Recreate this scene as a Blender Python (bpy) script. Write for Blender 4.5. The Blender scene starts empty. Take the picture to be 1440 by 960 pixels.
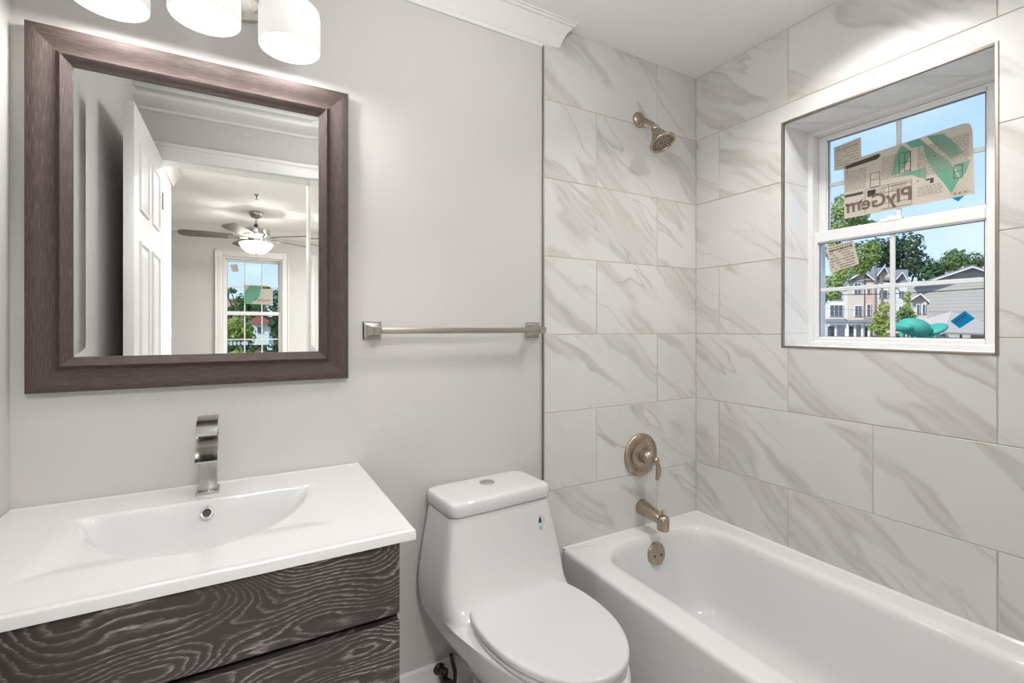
import bpy, bmesh, math, random
from math import sin, cos, pi, radians, sqrt
from mathutils import Vector, Matrix

random.seed(7)
SC = bpy.context.scene
COL = SC.collection

# ------------------------------------------------------------------ camera, sky, sun, room lamps, added fill lamps, exposure
FPX, YAW, CYP, EYE = 670.4, radians(60.62), 459.9, 1.27
cam_d = bpy.data.cameras.new('camera')
cam_d.sensor_fit = 'HORIZONTAL'
cam_d.sensor_width = 36.0
cam_d.lens = FPX / 1440 * 36
cam_d.shift_y = -(480 - CYP) / 1440
cam_d.clip_start = 0.02
cam_d.clip_end = 800
cam = bpy.data.objects.new('camera', cam_d)
cam.location = (0, 0, EYE)
cam.rotation_euler = (pi / 2, 0, YAW - pi / 2)
COL.objects.link(cam)
SC.camera = cam

SKY_STRENGTH = 1.25
SUN_STRENGTH = 3.9
W_VANITY, W_CAN, W_CEIL_FILL, W_HALL_FILL, W_BED_FILL, W_FAN = 3.7, 7.2, 10.2, 35.0, 85.0, 40.0
SC.view_settings.view_transform = 'Standard'
SC.view_settings.look = 'None'
SC.view_settings.gamma = 1.0
SC.view_settings.use_curve_mapping = False
SC.view_settings.exposure = 0.04

world = bpy.data.worlds.new('sky')
SC.world = world
world.use_nodes = True
wn, wl = world.node_tree.nodes, world.node_tree.links
wn.clear()
w_out = wn.new('ShaderNodeOutputWorld')
w_bg = wn.new('ShaderNodeBackground')
w_tc = wn.new('ShaderNodeTexCoord')
w_sp = wn.new('ShaderNodeSeparateXYZ')
w_rp = wn.new('ShaderNodeValToRGB')
w_ns = wn.new('ShaderNodeTexNoise')
w_r2 = wn.new('ShaderNodeValToRGB')
w_mx = wn.new('ShaderNodeMixRGB')
w_mp = wn.new('ShaderNodeMapping')
w_rp.color_ramp.elements[0].position = 0.0
w_rp.color_ramp.elements[0].color = (0.62, 0.80, 1.0, 1)
w_rp.color_ramp.elements[1].position = 0.6
w_rp.color_ramp.elements[1].color = (0.20, 0.43, 0.95, 1)
w_mp.inputs['Scale'].default_value = (1.4, 1.4, 4)
w_ns.inputs['Scale'].default_value = 1.6
w_ns.inputs['Detail'].default_value = 5
w_r2.color_ramp.elements[0].position = 0.52
w_r2.color_ramp.elements[0].color = (0, 0, 0, 1)
w_r2.color_ramp.elements[1].position = 0.8
w_r2.color_ramp.elements[1].color = (0.55, 0.55, 0.55, 1)
w_mx.inputs[2].default_value = (0.85, 0.9, 1, 1)
wl.new(w_tc.outputs['Generated'], w_sp.inputs[0])
wl.new(w_sp.outputs['Z'], w_rp.inputs[0])
wl.new(w_tc.outputs['Generated'], w_mp.inputs[0])
wl.new(w_mp.outputs[0], w_ns.inputs['Vector'])
wl.new(w_ns.outputs['Fac'], w_r2.inputs[0])
wl.new(w_r2.outputs[0], w_mx.inputs[0])
wl.new(w_rp.outputs[0], w_mx.inputs[1])
wl.new(w_mx.outputs[0], w_bg.inputs['Color'])
w_bg.inputs['Strength'].default_value = SKY_STRENGTH
wl.new(w_bg.outputs[0], w_out.inputs[0])

sun_d = bpy.data.lights.new('sun', 'SUN')
sun_d.energy = SUN_STRENGTH
sun_d.angle = radians(0.6)
sun_d.color = (1, 0.95, 0.87)
sun = bpy.data.objects.new('sun', sun_d)
sun.rotation_euler = Vector((0.8, -0.03, -0.6)).to_track_quat('-Z', 'Y').to_euler()
COL.objects.link(sun)

# ------------------------------------------------------------------ dimensions measured for this room (metres)
XR, YB, XL, ZC = 1.858, 1.536, -0.474, 2.44      # right wall, back wall, left wall, ceiling
YD0, YD1 = -0.11, 0.012                          # door wall (bedroom face, bathroom face)
GROUND = -3.0
CT = 0.846                                       # counter top

DV = Vector((cos(YAW), sin(YAW), 0))
RV = Vector((sin(YAW), -cos(YAW), 0))


def at(u, v, d, mirrored=False):
    """point at depth d along the view for photo coordinates u, v (through the looking glass when mirrored)"""
    p = DV * d + RV * ((u - 720) / FPX * d) + Vector((0, 0, EYE - (v - CYP) / FPX * d))
    if mirrored:
        p.y = 2 * (YB - 0.012) - p.y
    return p


# ------------------------------------------------------------------ object helpers
ORG = {}


def empty(name, loc=(0, 0, 0), rz=0.0):
    o = bpy.data.objects.new(name, None)
    o.empty_display_size = 0.05
    o.location = loc
    o.rotation_euler = (0, 0, rz)
    COL.objects.link(o)
    ORG[o.name] = Vector(loc)
    return o


def tag(o, label, cat, group=None):
    o['label'] = label
    o['category'] = cat
    if group:
        o['group'] = group
    return o


def thing(name, label, cat, loc=(0, 0, 0), rz=0.0, group=None):
    return tag(empty(name, loc, rz), label, cat, group)


def obj(name, bm, mat, parent=None, local=False, smooth=35, kind=None, origin=None):
    """link bm as one mesh object; verts are in world space unless local (then in the thing's own frame)"""
    me = bpy.data.meshes.new(name)
    bmesh.ops.recalc_face_normals(bm, faces=bm.faces) if smooth != 'keep' else None
    org = Vector((0, 0, 0))
    if parent is not None:
        org = ORG[parent.name] if not local else Vector((0, 0, 0))
    elif origin is not None:
        org = Vector(origin)
    if org.length > 0:
        bmesh.ops.translate(bm, verts=bm.verts, vec=-org)
    bm.to_mesh(me)
    bm.free()
    if smooth and smooth != 'keep':
        for p in me.polygons:
            p.use_smooth = True
        me.set_sharp_from_angle(angle=radians(smooth))
    mats = mat if isinstance(mat, (list, tuple)) else [mat]
    for m in mats:
        me.materials.append(m)
    o = bpy.data.objects.new(name, me)
    COL.objects.link(o)
    if parent is not None:
        o.parent = parent
        ORG[o.name] = ORG[parent.name] if not local else Vector((0, 0, 0))
    else:
        o.location = org
        ORG[o.name] = org
    if kind:
        o['kind'] = kind
    return o


def struct(name, bm, mat, **k):
    return obj(name, bm, mat, kind='structure', **k)


def NB():
    return bmesh.new()


def box(bm, x0, x1, y0, y1, z0, z1, bev=0.0, seg=2, mi=0):
    vs = [bm.verts.new(c) for c in ((x0, y0, z0), (x1, y0, z0), (x1, y1, z0), (x0, y1, z0),
                                    (x0, y0, z1), (x1, y0, z1), (x1, y1, z1), (x0, y1, z1))]
    fs = [bm.faces.new([vs[i] for i in q]) for q in
          ((0, 3, 2, 1), (4, 5, 6, 7), (0, 1, 5, 4), (1, 2, 6, 5), (2, 3, 7, 6), (3, 0, 4, 7))]
    for f in fs:
        f.material_index = mi
    if bev > 0:
        es = list({e for f in fs for e in f.edges})
        bmesh.ops.bevel(bm, geom=es, offset=bev, segments=seg, profile=0.5, affect='EDGES')
    return bm


def boxm(bm, M, sx, sy, sz, bev=0.0, seg=2):
    """box of full size sx, sy, sz centred at the origin of M"""
    t = bmesh.new()
    box(t, -sx / 2, sx / 2, -sy / 2, sy / 2, -sz / 2, sz / 2, bev, seg)
    bmesh.ops.transform(t, matrix=M, verts=t.verts)
    join(bm, t)


def join(bm, t):
    mp = {}
    for v in t.verts:
        mp[v] = bm.verts.new(v.co)
    for f in t.faces:
        try:
            nf = bm.faces.new([mp[v] for v in f.verts])
            nf.material_index = f.material_index
            nf.smooth = f.smooth
        except ValueError:
            pass
    t.free()


def prism(bm, pts, vec, mi=0):
    """closed polygon pts extruded along vec"""
    a = [bm.verts.new(p) for p in pts]
    b = [bm.verts.new(Vector(p) + Vector(vec)) for p in pts]
    n = len(pts)
    fs = [bm.faces.new(a), bm.faces.new(b[::-1])]
    for i in range(n):
        fs.append(bm.faces.new((a[i], b[i], b[(i + 1) % n], a[(i + 1) % n])))
    for f in fs:
        f.material_index = mi
    return fs


def frame_of(axis):
    z = Vector(axis).normalized()
    x = Vector((0, 0, 1)).cross(z)
    if x.length < 1e-4:
        x = Vector((1, 0, 0))
    x.normalize()
    return x, z.cross(x), z


def lathe(bm, prof, c=(0, 0, 0), axis=(0, 0, 1), n=32, cap0=True, cap1=True):
    """profile [(radius, height)...] turned about an axis through c"""
    x, y, z = frame_of(axis)
    c = Vector(c)
    rings = []
    for r, h in prof:
        if r < 1e-6:
            rings.append([bm.verts.new(c + z * h)])
        else:
            rings.append([bm.verts.new(c + z * h + x * (r * cos(2 * pi * i / n)) + y * (r * sin(2 * pi * i / n))) for i in range(n)])
    for a, b in zip(rings, rings[1:]):
        for i in range(n):
            j = (i + 1) % n
            if len(a) == 1 and len(b) == 1:
                continue
            if len(a) == 1:
                bm.faces.new((a[0], b[i], b[j]))
            elif len(b) == 1:
                bm.faces.new((a[i], b[0], a[j]))
            else:
                bm.faces.new((a[i], b[i], b[j], a[j]))
    if cap0 and len(rings[0]) > 1:
        bm.faces.new(rings[0][::-1])
    if cap1 and len(rings[-1]) > 1:
        bm.faces.new(rings[-1])
    return bm


def tube(bm, pts, rad, n=12, cap=True):
    """round tube along pts; rad a number or one per point"""
    pts = [Vector(p) for p in pts]
    rads = rad if isinstance(rad, (list, tuple)) else [rad] * len(pts)
    up = None
    rings = []
    for i, p in enumerate(pts):
        t = (pts[min(i + 1, len(pts) - 1)] - pts[max(i - 1, 0)]).normalized()
        if up is None:
            up = Vector((0, 0, 1)) if abs(t.z) < 0.9 else Vector((1, 0, 0))
        x = up.cross(t).normalized()
        y = t.cross(x).normalized()
        up = y
        rings.append([bm.verts.new(p + x * (rads[i] * cos(2 * pi * k / n)) + y * (rads[i] * sin(2 * pi * k / n))) for k in range(n)])
    for a, b in zip(rings, rings[1:]):
        for k in range(n):
            bm.faces.new((a[k], a[(k + 1) % n], b[(k + 1) % n], b[k]))
    if cap:
        bm.faces.new(rings[0][::-1])
        bm.faces.new(rings[-1])
    return bm


def loft(bm, rings, cap0=True, cap1=True, close=True):
    vr = [[bm.verts.new(p) for p in r] for r in rings]
    n = len(vr[0])
    for a, b in zip(vr, vr[1:]):
        for i in range(n if close else n - 1):
            j = (i + 1) % n
            bm.faces.new((a[i], a[j], b[j], b[i]))
    if cap0:
        bm.faces.new(vr[0][::-1])
    if cap1:
        bm.faces.new(vr[-1])
    return vr


def smoothcurve(pts, k=6):
    """Catmull-Rom through pts"""
    P = [Vector(p) for p in pts]
    P = [2 * P[0] - P[1]] + P + [2 * P[-1] - P[-2]]
    out = []
    for i in range(1, len(P) - 2):
        for s in range(k):
            t = s / k
            out.append(0.5 * ((2 * P[i]) + (P[i + 1] - P[i - 1]) * t + (2 * P[i - 1] - 5 * P[i] + 4 * P[i + 1] - P[i + 2]) * t * t
                              + (3 * P[i] - P[i - 1] - 3 * P[i + 1] + P[i + 2]) * t ** 3))
    out.append(P[-2])
    return out


def text_bm(s, size, M, depth=0.0004, align='CENTER', bold=0.0):
    cu = bpy.data.curves.new('lettering', 'FONT')
    cu.body = s
    cu.size = size
    cu.align_x = align
    cu.align_y = 'CENTER'
    cu.extrude = depth
    cu.resolution_u = 3
    cu.offset = bold
    to = bpy.data.objects.new('lettering', cu)
    COL.objects.link(to)
    dg = bpy.context.evaluated_depsgraph_get()
    me = bpy.data.meshes.new_from_object(to.evaluated_get(dg))
    bm = bmesh.new()
    bm.from_mesh(me)
    bmesh.ops.transform(bm, matrix=M, verts=bm.verts)
    bpy.data.objects.remove(to)
    bpy.data.meshes.remove(me)
    bpy.data.curves.remove(cu)
    return bm


# ------------------------------------------------------------------ materials
def mat(name, col=(0.8, 0.8, 0.8), rough=0.5, metal=0.0, spec=0.5, coat=0.0, emit=None, estr=0.0, bump=0.0, bscale=200, var=0.0, vscale=6.0):
    m = bpy.data.materials.new(name)
    m.use_nodes = True
    n, l = m.node_tree.nodes, m.node_tree.links
    b = n['Principled BSDF']
    b.inputs['Base Color'].default_value = (*col, 1)
    b.inputs['Roughness'].default_value = rough
    b.inputs['Metallic'].default_value = metal
    b.inputs['Specular IOR Level'].default_value = spec
    b.inputs['Coat Weight'].default_value = coat
    if emit:
        b.inputs['Emission Color'].default_value = (*emit, 1)
        b.inputs['Emission Strength'].default_value = estr
    tc = None
    if bump or var:
        tc = n.new('ShaderNodeTexCoord')
    if var:
        ns = n.new('ShaderNodeTexNoise')
        ns.inputs['Scale'].default_value = vscale
        ns.inputs['Detail'].default_value = 5
        hs = n.new('ShaderNodeMixRGB')
        hs.blend_type = 'MULTIPLY'
        hs.inputs[0].default_value = 1
        rp = n.new('ShaderNodeMapRange')
        rp.inputs['From Min'].default_value = 0.3
        rp.inputs['From Max'].default_value = 0.7
        rp.inputs['To Min'].default_value = 1 - var
        rp.inputs['To Max'].default_value = 1 + var * 0.4
        hs.inputs[1].default_value = (*col, 1)
        l.new(tc.outputs['Object'], ns.inputs['Vector'])
        l.new(ns.outputs['Fac'], rp.inputs['Value'])
        l.new(rp.outputs[0], hs.inputs[2])
        l.new(hs.outputs[0], b.inputs['Base Color'])
    if bump:
        nb = n.new('ShaderNodeTexNoise')
        nb.inputs['Scale'].default_value = bscale
        nb.inputs['Detail'].default_value = 3
        bp = n.new('ShaderNodeBump')
        bp.inputs['Strength'].default_value = bump
        bp.inputs['Distance'].default_value = 0.002
        l.new(tc.outputs['Object'], nb.inputs['Vector'])
        l.new(nb.outputs['Fac'], bp.inputs['Height'])
        l.new(bp.outputs[0], b.inputs['Normal'])
    return m


def N(m, t, **inp):
    nd = m.node_tree.nodes.new(t)
    for k, v in inp.items():
        nd.inputs[k].default_value = v
    return nd


def ramp(m, stops, interp='LINEAR'):
    r = m.node_tree.nodes.new('ShaderNodeValToRGB')
    r.color_ramp.interpolation = interp
    e = r.color_ramp.elements
    while len(e) < len(stops):
        e.new(0.5)
    for el, (p, c) in zip(e, stops):
        el.position = p
        el.color = (*c, 1) if len(c) == 3 else c
    return r


def G(x):
    return (x, x, x)


def marble(name, base, vein, warm, rough=0.22, amount=1.0):
    """large-format porcelain: soft diagonal taupe bands with streaks and a few hard thin veins (UV in metres, shifted per tile)"""
    m = mat(name, base, rough)
    n, l = m.node_tree.nodes, m.node_tree.links
    b = n['Principled BSDF']
    uv = n.new('ShaderNodeUVMap')
    wob = N(m, 'ShaderNodeTexNoise', Scale=2.6, Detail=4)
    l.new(uv.outputs[0], wob.inputs['Vector'])
    sub = n.new('ShaderNodeVectorMath'); sub.operation = 'SUBTRACT'; sub.inputs[1].default_value = (0.5, 0.5, 0.5)
    l.new(wob.outputs['Color'], sub.inputs[0])
    scl = n.new('ShaderNodeVectorMath'); scl.operation = 'SCALE'; scl.inputs['Scale'].default_value = 0.16
    l.new(sub.outputs[0], scl.inputs[0])
    add = n.new('ShaderNodeVectorMath'); add.operation = 'ADD'
    l.new(uv.outputs[0], add.inputs[0]); l.new(scl.outputs[0], add.inputs[1])
    rot = n.new('ShaderNodeMapping'); rot.inputs['Rotation'].default_value = (0, 0, radians(37))
    l.new(add.outputs[0], rot.inputs[0])

    def stretched(sx, sy, scale, detail, rough_=0.5, off=0):
        mp = n.new('ShaderNodeMapping'); mp.inputs['Scale'].default_value = (sx, sy, 1); mp.inputs['Location'].default_value = (off, off * 1.7, 0)
        ns = N(m, 'ShaderNodeTexNoise', Scale=scale, Detail=detail, Roughness=rough_)
        l.new(rot.outputs[0], mp.inputs[0]); l.new(mp.outputs[0], ns.inputs['Vector'])
        return ns.outputs['Fac']
    band = stretched(0.75, 3.6, 1.7, 2.0, 0.45)
    rb = ramp(m, [(0.0, G(0)), (0.545, G(0)), (0.585, G(0.8)), (0.64, G(0.45)), (0.72, G(0.65)), (1, G(0.5))])
    l.new(band, rb.inputs[0])
    streak = stretched(1.0, 16, 2.2, 4.0, 0.6, 3.1)
    rs = ramp(m, [(0.0, G(0.25)), (0.38, G(0.35)), (0.62, G(1.0)), (1, G(1))])
    l.new(streak, rs.inputs[0])
    bs = n.new('ShaderNodeMath'); bs.operation = 'MULTIPLY'
    l.new(rb.outputs[0], bs.inputs[0]); l.new(rs.outputs[0], bs.inputs[1])
    # hard thin lines: narrow window on another stretched noise
    line = stretched(0.7, 4.2, 1.5, 2.5, 0.5, 7.7)
    rl = ramp(m, [(0.0, G(0)), (0.492, G(0)), (0.5, G(0.9)), (0.507, G(0.35)), (0.54, G(0)), (1, G(0))])
    l.new(line, rl.inputs[0])
    gate = stretched(0.8, 1.6, 1.3, 1.0, 0.5, 12.3)
    rg = ramp(m, [(0.0, G(0)), (0.44, G(0)), (0.58, G(1)), (1, G(1))])
    l.new(gate, rg.inputs[0])
    lg = n.new('ShaderNodeMath'); lg.operation = 'MULTIPLY'
    l.new(rl.outputs[0], lg.inputs[0]); l.new(rg.outputs[0], lg.inputs[1])
    mx = n.new('ShaderNodeMath'); mx.operation = 'MAXIMUM'
    l.new(bs.outputs[0], mx.inputs[0]); l.new(lg.outputs[0], mx.inputs[1])
    am = n.new('ShaderNodeMath'); am.operation = 'MULTIPLY'; am.inputs[1].default_value = amount
    l.new(mx.outputs[0], am.inputs[0])
    # vein tint wanders between grey and warm taupe
    hue = stretched(1.2, 2.2, 1.4, 2.0, 0.5, 21.0)
    rh = ramp(m, [(0.35, vein), (0.65, warm)])
    l.new(hue, rh.inputs[0])
    # faint cloud in the ground
    cl = N(m, 'ShaderNodeTexNoise', Scale=3.2, Detail=4)
    l.new(add.outputs[0], cl.inputs['Vector'])
    rc = ramp(m, [(0.3, tuple(c * 0.95 for c in base)), (0.7, tuple(min(1, c * 1.03) for c in base))])
    l.new(cl.outputs['Fac'], rc.inputs[0])
    mix = n.new('ShaderNodeMixRGB')
    l.new(am.outputs[0], mix.inputs[0]); l.new(rc.outputs[0], mix.inputs[1]); l.new(rh.outputs[0], mix.inputs[2])
    l.new(mix.outputs[0], b.inputs['Base Color'])
    return m


def cerused_oak(name):
    """espresso oak with pale filled grain in cathedral loops (UV: x along the board, y across, metres)"""
    m = mat(name, (0.05, 0.04, 0.04), 0.42)
    n, l = m.node_tree.nodes, m.node_tree.links
    b = n['Principled BSDF']
    uv = n.new('ShaderNodeUVMap')
    mp = n.new('ShaderNodeMapping'); mp.inputs['Scale'].default_value = (2.3, 5.2, 1); mp.inputs['Location'].default_value = (0.35, 0.2, 0)
    l.new(uv.outputs[0], mp.inputs[0])
    hgt = N(m, 'ShaderNodeTexNoise', Scale=1.25, Detail=1.2, Roughness=0.4)
    l.new(mp.outputs[0], hgt.inputs['Vector'])
    jm = n.new('ShaderNodeMapping'); jm.inputs['Scale'].default_value = (14, 60, 1)
    l.new(uv.outputs[0], jm.inputs[0])
    jag = N(m, 'ShaderNodeTexNoise', Scale=1.6, Detail=3)
    l.new(jm.outputs[0], jag.inputs['Vector'])
    ja = n.new('ShaderNodeMath'); ja.operation = 'MULTIPLY_ADD'; ja.inputs[1].default_value = 0.028
    l.new(jag.outputs['Fac'], ja.inputs[0]); l.new(hgt.outputs['Fac'], ja.inputs[2])
    sp = n.new('ShaderNodeSeparateXYZ'); l.new(uv.outputs[0], sp.inputs[0])
    tilt = n.new('ShaderNodeMath'); tilt.operation = 'MULTIPLY_ADD'; tilt.inputs[1].default_value = 0.55
    l.new(sp.outputs['Y'], tilt.inputs[0]); l.new(ja.outputs[0], tilt.inputs[2])
    fr = n.new('ShaderNodeMath'); fr.operation = 'MULTIPLY'; fr.inputs[1].default_value = 40
    l.new(tilt.outputs[0], fr.inputs[0])
    fc = n.new('ShaderNodeMath'); fc.operation = 'FRACT'; l.new(fr.outputs[0], fc.inputs[0])
    rr = ramp(m, [(0.0, G(0.95)), (0.08, G(0.85)), (0.26, G(0.22)), (0.42, G(0.03)), (0.88, G(0.0)), (1.0, G(0.95))])
    l.new(fc.outputs[0], rr.inputs[0])
    pm = n.new('ShaderNodeMapping'); pm.inputs['Scale'].default_value = (60, 520, 1)
    l.new(uv.outputs[0], pm.inputs[0])
    pore = N(m, 'ShaderNodeTexNoise', Scale=1.0, Detail=3)
    l.new(pm.outputs[0], pore.inputs['Vector'])
    rp = ramp(m, [(0.36, G(0.05)), (0.6, G(1))])
    l.new(pore.outputs['Fac'], rp.inputs[0])
    mu = n.new('ShaderNodeMath'); mu.operation = 'MULTIPLY'
    l.new(rr.outputs[0], mu.inputs[0]); l.new(rp.outputs[0], mu.inputs[1])
    # filler rubbed unevenly
    pt = N(m, 'ShaderNodeTexNoise', Scale=7, Detail=3); l.new(uv.outputs[0], pt.inputs['Vector'])
    rt = ramp(m, [(0.36, G(0.22)), (0.66, G(1))]); l.new(pt.outputs['Fac'], rt.inputs[0])
    m2 = n.new('ShaderNodeMath'); m2.operation = 'MULTIPLY'
    l.new(mu.outputs[0], m2.inputs[0]); l.new(rt.outputs[0], m2.inputs[1])
    mix = n.new('ShaderNodeMixRGB')
    mix.inputs[1].default_value = (0.038, 0.026, 0.024, 1)
    mix.inputs[2].default_value = (0.42, 0.39, 0.37, 1)
    l.new(m2.outputs[0], mix.inputs[0]); l.new(mix.outputs[0], b.inputs['Base Color'])
    bp = n.new('ShaderNodeBump'); bp.inputs['Strength'].default_value = 0.25; bp.inputs['Distance'].default_value = 0.001
    l.new(m2.outputs[0], bp.inputs['Height']); l.new(bp.outputs[0], b.inputs['Normal'])
    return m


def frame_wood(name):
    m = mat(name, (0.10, 0.075, 0.07), 0.62, spec=0.3)
    n, l = m.node_tree.nodes, m.node_tree.links
    b = n['Principled BSDF']
    uv = n.new('ShaderNodeUVMap')
    mp = n.new('ShaderNodeMapping'); mp.inputs['Scale'].default_value = (28, 420, 1)
    l.new(uv.outputs[0], mp.inputs[0])
    ns = N(m, 'ShaderNodeTexNoise', Scale=1.0, Detail=4); l.new(mp.outputs[0], ns.inputs['Vector'])
    r = ramp(m, [(0.3, (0.050, 0.035, 0.033)), (0.55, (0.074, 0.053, 0.050)), (0.76, (0.125, 0.096, 0.092))])
    l.new(ns.outputs['Fac'], r.inputs[0]); l.new(r.outputs[0], b.inputs['Base Color'])
    bp = n.new('ShaderNodeBump'); bp.inputs['Strength'].default_value = 0.2; bp.inputs['Distance'].default_value = 0.0006
    l.new(ns.outputs['Fac'], bp.inputs['Height']); l.new(bp.outputs[0], b.inputs['Normal'])
    return m


def brushed(name, col, rough=0.3, sc=(400, 400, 12)):
    m = mat(name, col, rough, 1.0)
    n, l = m.node_tree.nodes, m.node_tree.links
    b = n['Principled BSDF']
    tc = n.new('ShaderNodeTexCoord')
    mp = n.new('ShaderNodeMapping'); mp.inputs['Scale'].default_value = sc
    l.new(tc.outputs['Object'], mp.inputs[0])
    ns = N(m, 'ShaderNodeTexNoise', Scale=1.0, Detail=2); l.new(mp.outputs[0], ns.inputs['Vector'])
    mr = N(m, 'ShaderNodeMapRange'); mr.inputs['To Min'].default_value = rough * 0.75; mr.inputs['To Max'].default_value = rough * 1.35
    l.new(ns.outputs['Fac'], mr.inputs['Value']); l.new(mr.outputs[0], b.inputs['Roughness'])
    return m


def glass_pane(name, tint=(0.97, 0.985, 0.98)):
    m = bpy.data.materials.new(name)
    m.use_nodes = True
    n, l = m.node_tree.nodes, m.node_tree.links
    n.clear()
    o = n.new('ShaderNodeOutputMaterial')
    mx = n.new('ShaderNodeMixShader')
    t = n.new('ShaderNodeBsdfTransparent'); t.inputs[0].default_value = (*tint, 1)
    g = n.new('ShaderNodeBsdfGlossy'); g.inputs['Roughness'].default_value = 0.0
    fr = n.new('ShaderNodeFresnel'); fr.inputs['IOR'].default_value = 1.3
    l.new(fr.outputs[0], mx.inputs[0]); l.new(t.outputs[0], mx.inputs[1]); l.new(g.outputs[0], mx.inputs[2])
    l.new(mx.outputs[0], o.inputs[0])
    return m


def paper(name, col, trans=0.4):
    m = bpy.data.materials.new(name)
    m.use_nodes = True
    n, l = m.node_tree.nodes, m.node_tree.links
    n.clear()
    o = n.new('ShaderNodeOutputMaterial')
    mx = n.new('ShaderNodeMixShader'); mx.inputs[0].default_value = trans
    d = n.new('ShaderNodeBsdfDiffuse'); t = n.new('ShaderNodeBsdfTranslucent')
    tc = n.new('ShaderNodeTexCoord')
    ns = N(m, 'ShaderNodeTexNoise', Scale=60, Detail=3); l.new(tc.outputs['Object'], ns.inputs['Vector'])
    r = ramp(m, [(0.3, tuple(c * 0.93 for c in col)), (0.7, col)])
    l.new(ns.outputs['Fac'], r.inputs[0])
    l.new(r.outputs[0], d.inputs[0]); l.new(r.outputs[0], t.inputs[0])
    l.new(d.outputs[0], mx.inputs[1]); l.new(t.outputs[0], mx.inputs[2]); l.new(mx.outputs[0], o.inputs[0])
    return m


def leafmat(name, c1, c2):
    m = bpy.data.materials.new(name)
    m.use_nodes = True
    n, l = m.node_tree.nodes, m.node_tree.links
    n.clear()
    o = n.new('ShaderNodeOutputMaterial')
    mx = n.new('ShaderNodeMixShader'); mx.inputs[0].default_value = 0.3
    d = n.new('ShaderNodeBsdfDiffuse'); t = n.new('ShaderNodeBsdfTranslucent')
    tc = n.new('ShaderNodeTexCoord')
    ns = N(m, 'ShaderNodeTexNoise', Scale=1.1, Detail=6, Roughness=0.7); l.new(tc.outputs['Object'], ns.inputs['Vector'])
    r = ramp(m, [(0.35, c1), (0.65, c2)])
    l.new(ns.outputs['Fac'], r.inputs[0])
    l.new(r.outputs[0], d.inputs[0]); l.new(r.outputs[0], t.inputs[0])
    l.new(d.outputs[0], mx.inputs[1]); l.new(t.outputs[0], mx.inputs[2]); l.new(mx.outputs[0], o.inputs[0])
    return m


M_paint = mat('wall_paint', (0.60, 0.588, 0.568), 0.75, bump=0.05, bscale=350, var=0.015, vscale=2)
M_bedpaint = mat('bedroom_paint', (0.61, 0.605, 0.595), 0.75, var=0.015, vscale=2)
M_ceil = mat('ceiling_paint', (0.88, 0.877, 0.868), 0.8, bump=0.04, bscale=300)
M_trim = mat('white_trim_paint', (0.78, 0.78, 0.77), 0.35, bump=0.01, bscale=90)
M_tile = marble('marble_tile', (0.675, 0.665, 0.645), (0.40, 0.385, 0.37), (0.45, 0.405, 0.365), rough=0.42, amount=0.85)
M_reveal = marble('marble_reveal', (0.82, 0.82, 0.815), (0.55, 0.54, 0.53), (0.6, 0.58, 0.56), amount=0.6)
M_grout = mat('tile_grout', (0.52, 0.46, 0.40), 0.9, var=0.1, vscale=30)
M_ceramic = mat('white_ceramic', (0.70, 0.70, 0.697), 0.07, spec=0.5, coat=0.3, var=0.01)
M_acrylic = mat('white_acrylic', (0.76, 0.76, 0.757), 0.12, spec=0.5, var=0.01)
M_seat = mat('seat_plastic', (0.68, 0.685, 0.685), 0.22, var=0.01)
M_oak = cerused_oak('cerused_dark_oak')
M_cabin = mat('cabinet_dark_inside', (0.018, 0.014, 0.014), 0.6, var=0.1)
M_frame = frame_wood('dark_frame_wood')
M_mirror = mat('mirror_silver', (0.90, 0.91, 0.905), 0.0, 1.0)
M_nickel = brushed('brushed_nickel', (0.60, 0.57, 0.53), 0.28)
M_steel = brushed('polished_nickel', (0.52, 0.50, 0.48), 0.16)
M_bronze = brushed('champagne_bronze', (0.44, 0.375, 0.30), 0.27)
M_trimmetal = brushed('tile_edge_metal', (0.35, 0.31, 0.27), 0.42)
M_darkmetal = mat('dark_recess', (0.015, 0.015, 0.015), 0.5, var=0.1)
M_oldbronze = mat('dark_bronze', (0.075, 0.06, 0.05), 0.3, 0.8, var=0.2, vscale=40)
M_floor = mat('floor_tile', (0.66, 0.65, 0.63), 0.3, var=0.04, vscale=5)
M_fgrout = mat('dark_floor_grout', (0.10, 0.095, 0.09), 0.9, var=0.1)
M_vinyl = mat('white_vinyl', (0.80, 0.80, 0.80), 0.35, var=0.01)
M_glass = glass_pane('window_glass')
M_shade = mat('frosted_shade_glass', (0.55, 0.55, 0.54), 0.4, emit=(1.0, 0.97, 0.93), estr=0.62)
M_bulb = mat('lit_bulb', (1, 1, 1), 0.4, emit=(1.0, 0.96, 0.9), estr=6)
M_paper = paper('label_paper', (0.84, 0.77, 0.67), 0.5)
M_green = paper('label_green_ink', (0.30, 0.62, 0.48), 0.5)
M_ink = mat('label_dark_ink', (0.07, 0.055, 0.045), 0.8, var=0.1)
M_ink2 = mat('label_brown_ink', (0.16, 0.12, 0.095), 0.8, var=0.1)
M_greyink = mat('label_grey_ink', (0.36, 0.32, 0.27), 0.8, var=0.1)
M_blue = mat('blue_sticker', (0.0, 0.24, 0.47), 0.8, spec=0.1, var=0.05)
M_globe = paper('lit_globe_glass', (0.92, 0.9, 0.86), 0.75)
M_blade = mat('fan_blade_wood', (0.16, 0.135, 0.12), 0.45, var=0.15, vscale=20)
M_carpet = mat('bedroom_floor_wood', (0.36, 0.32, 0.28), 0.5, var=0.2, vscale=4)

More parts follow.
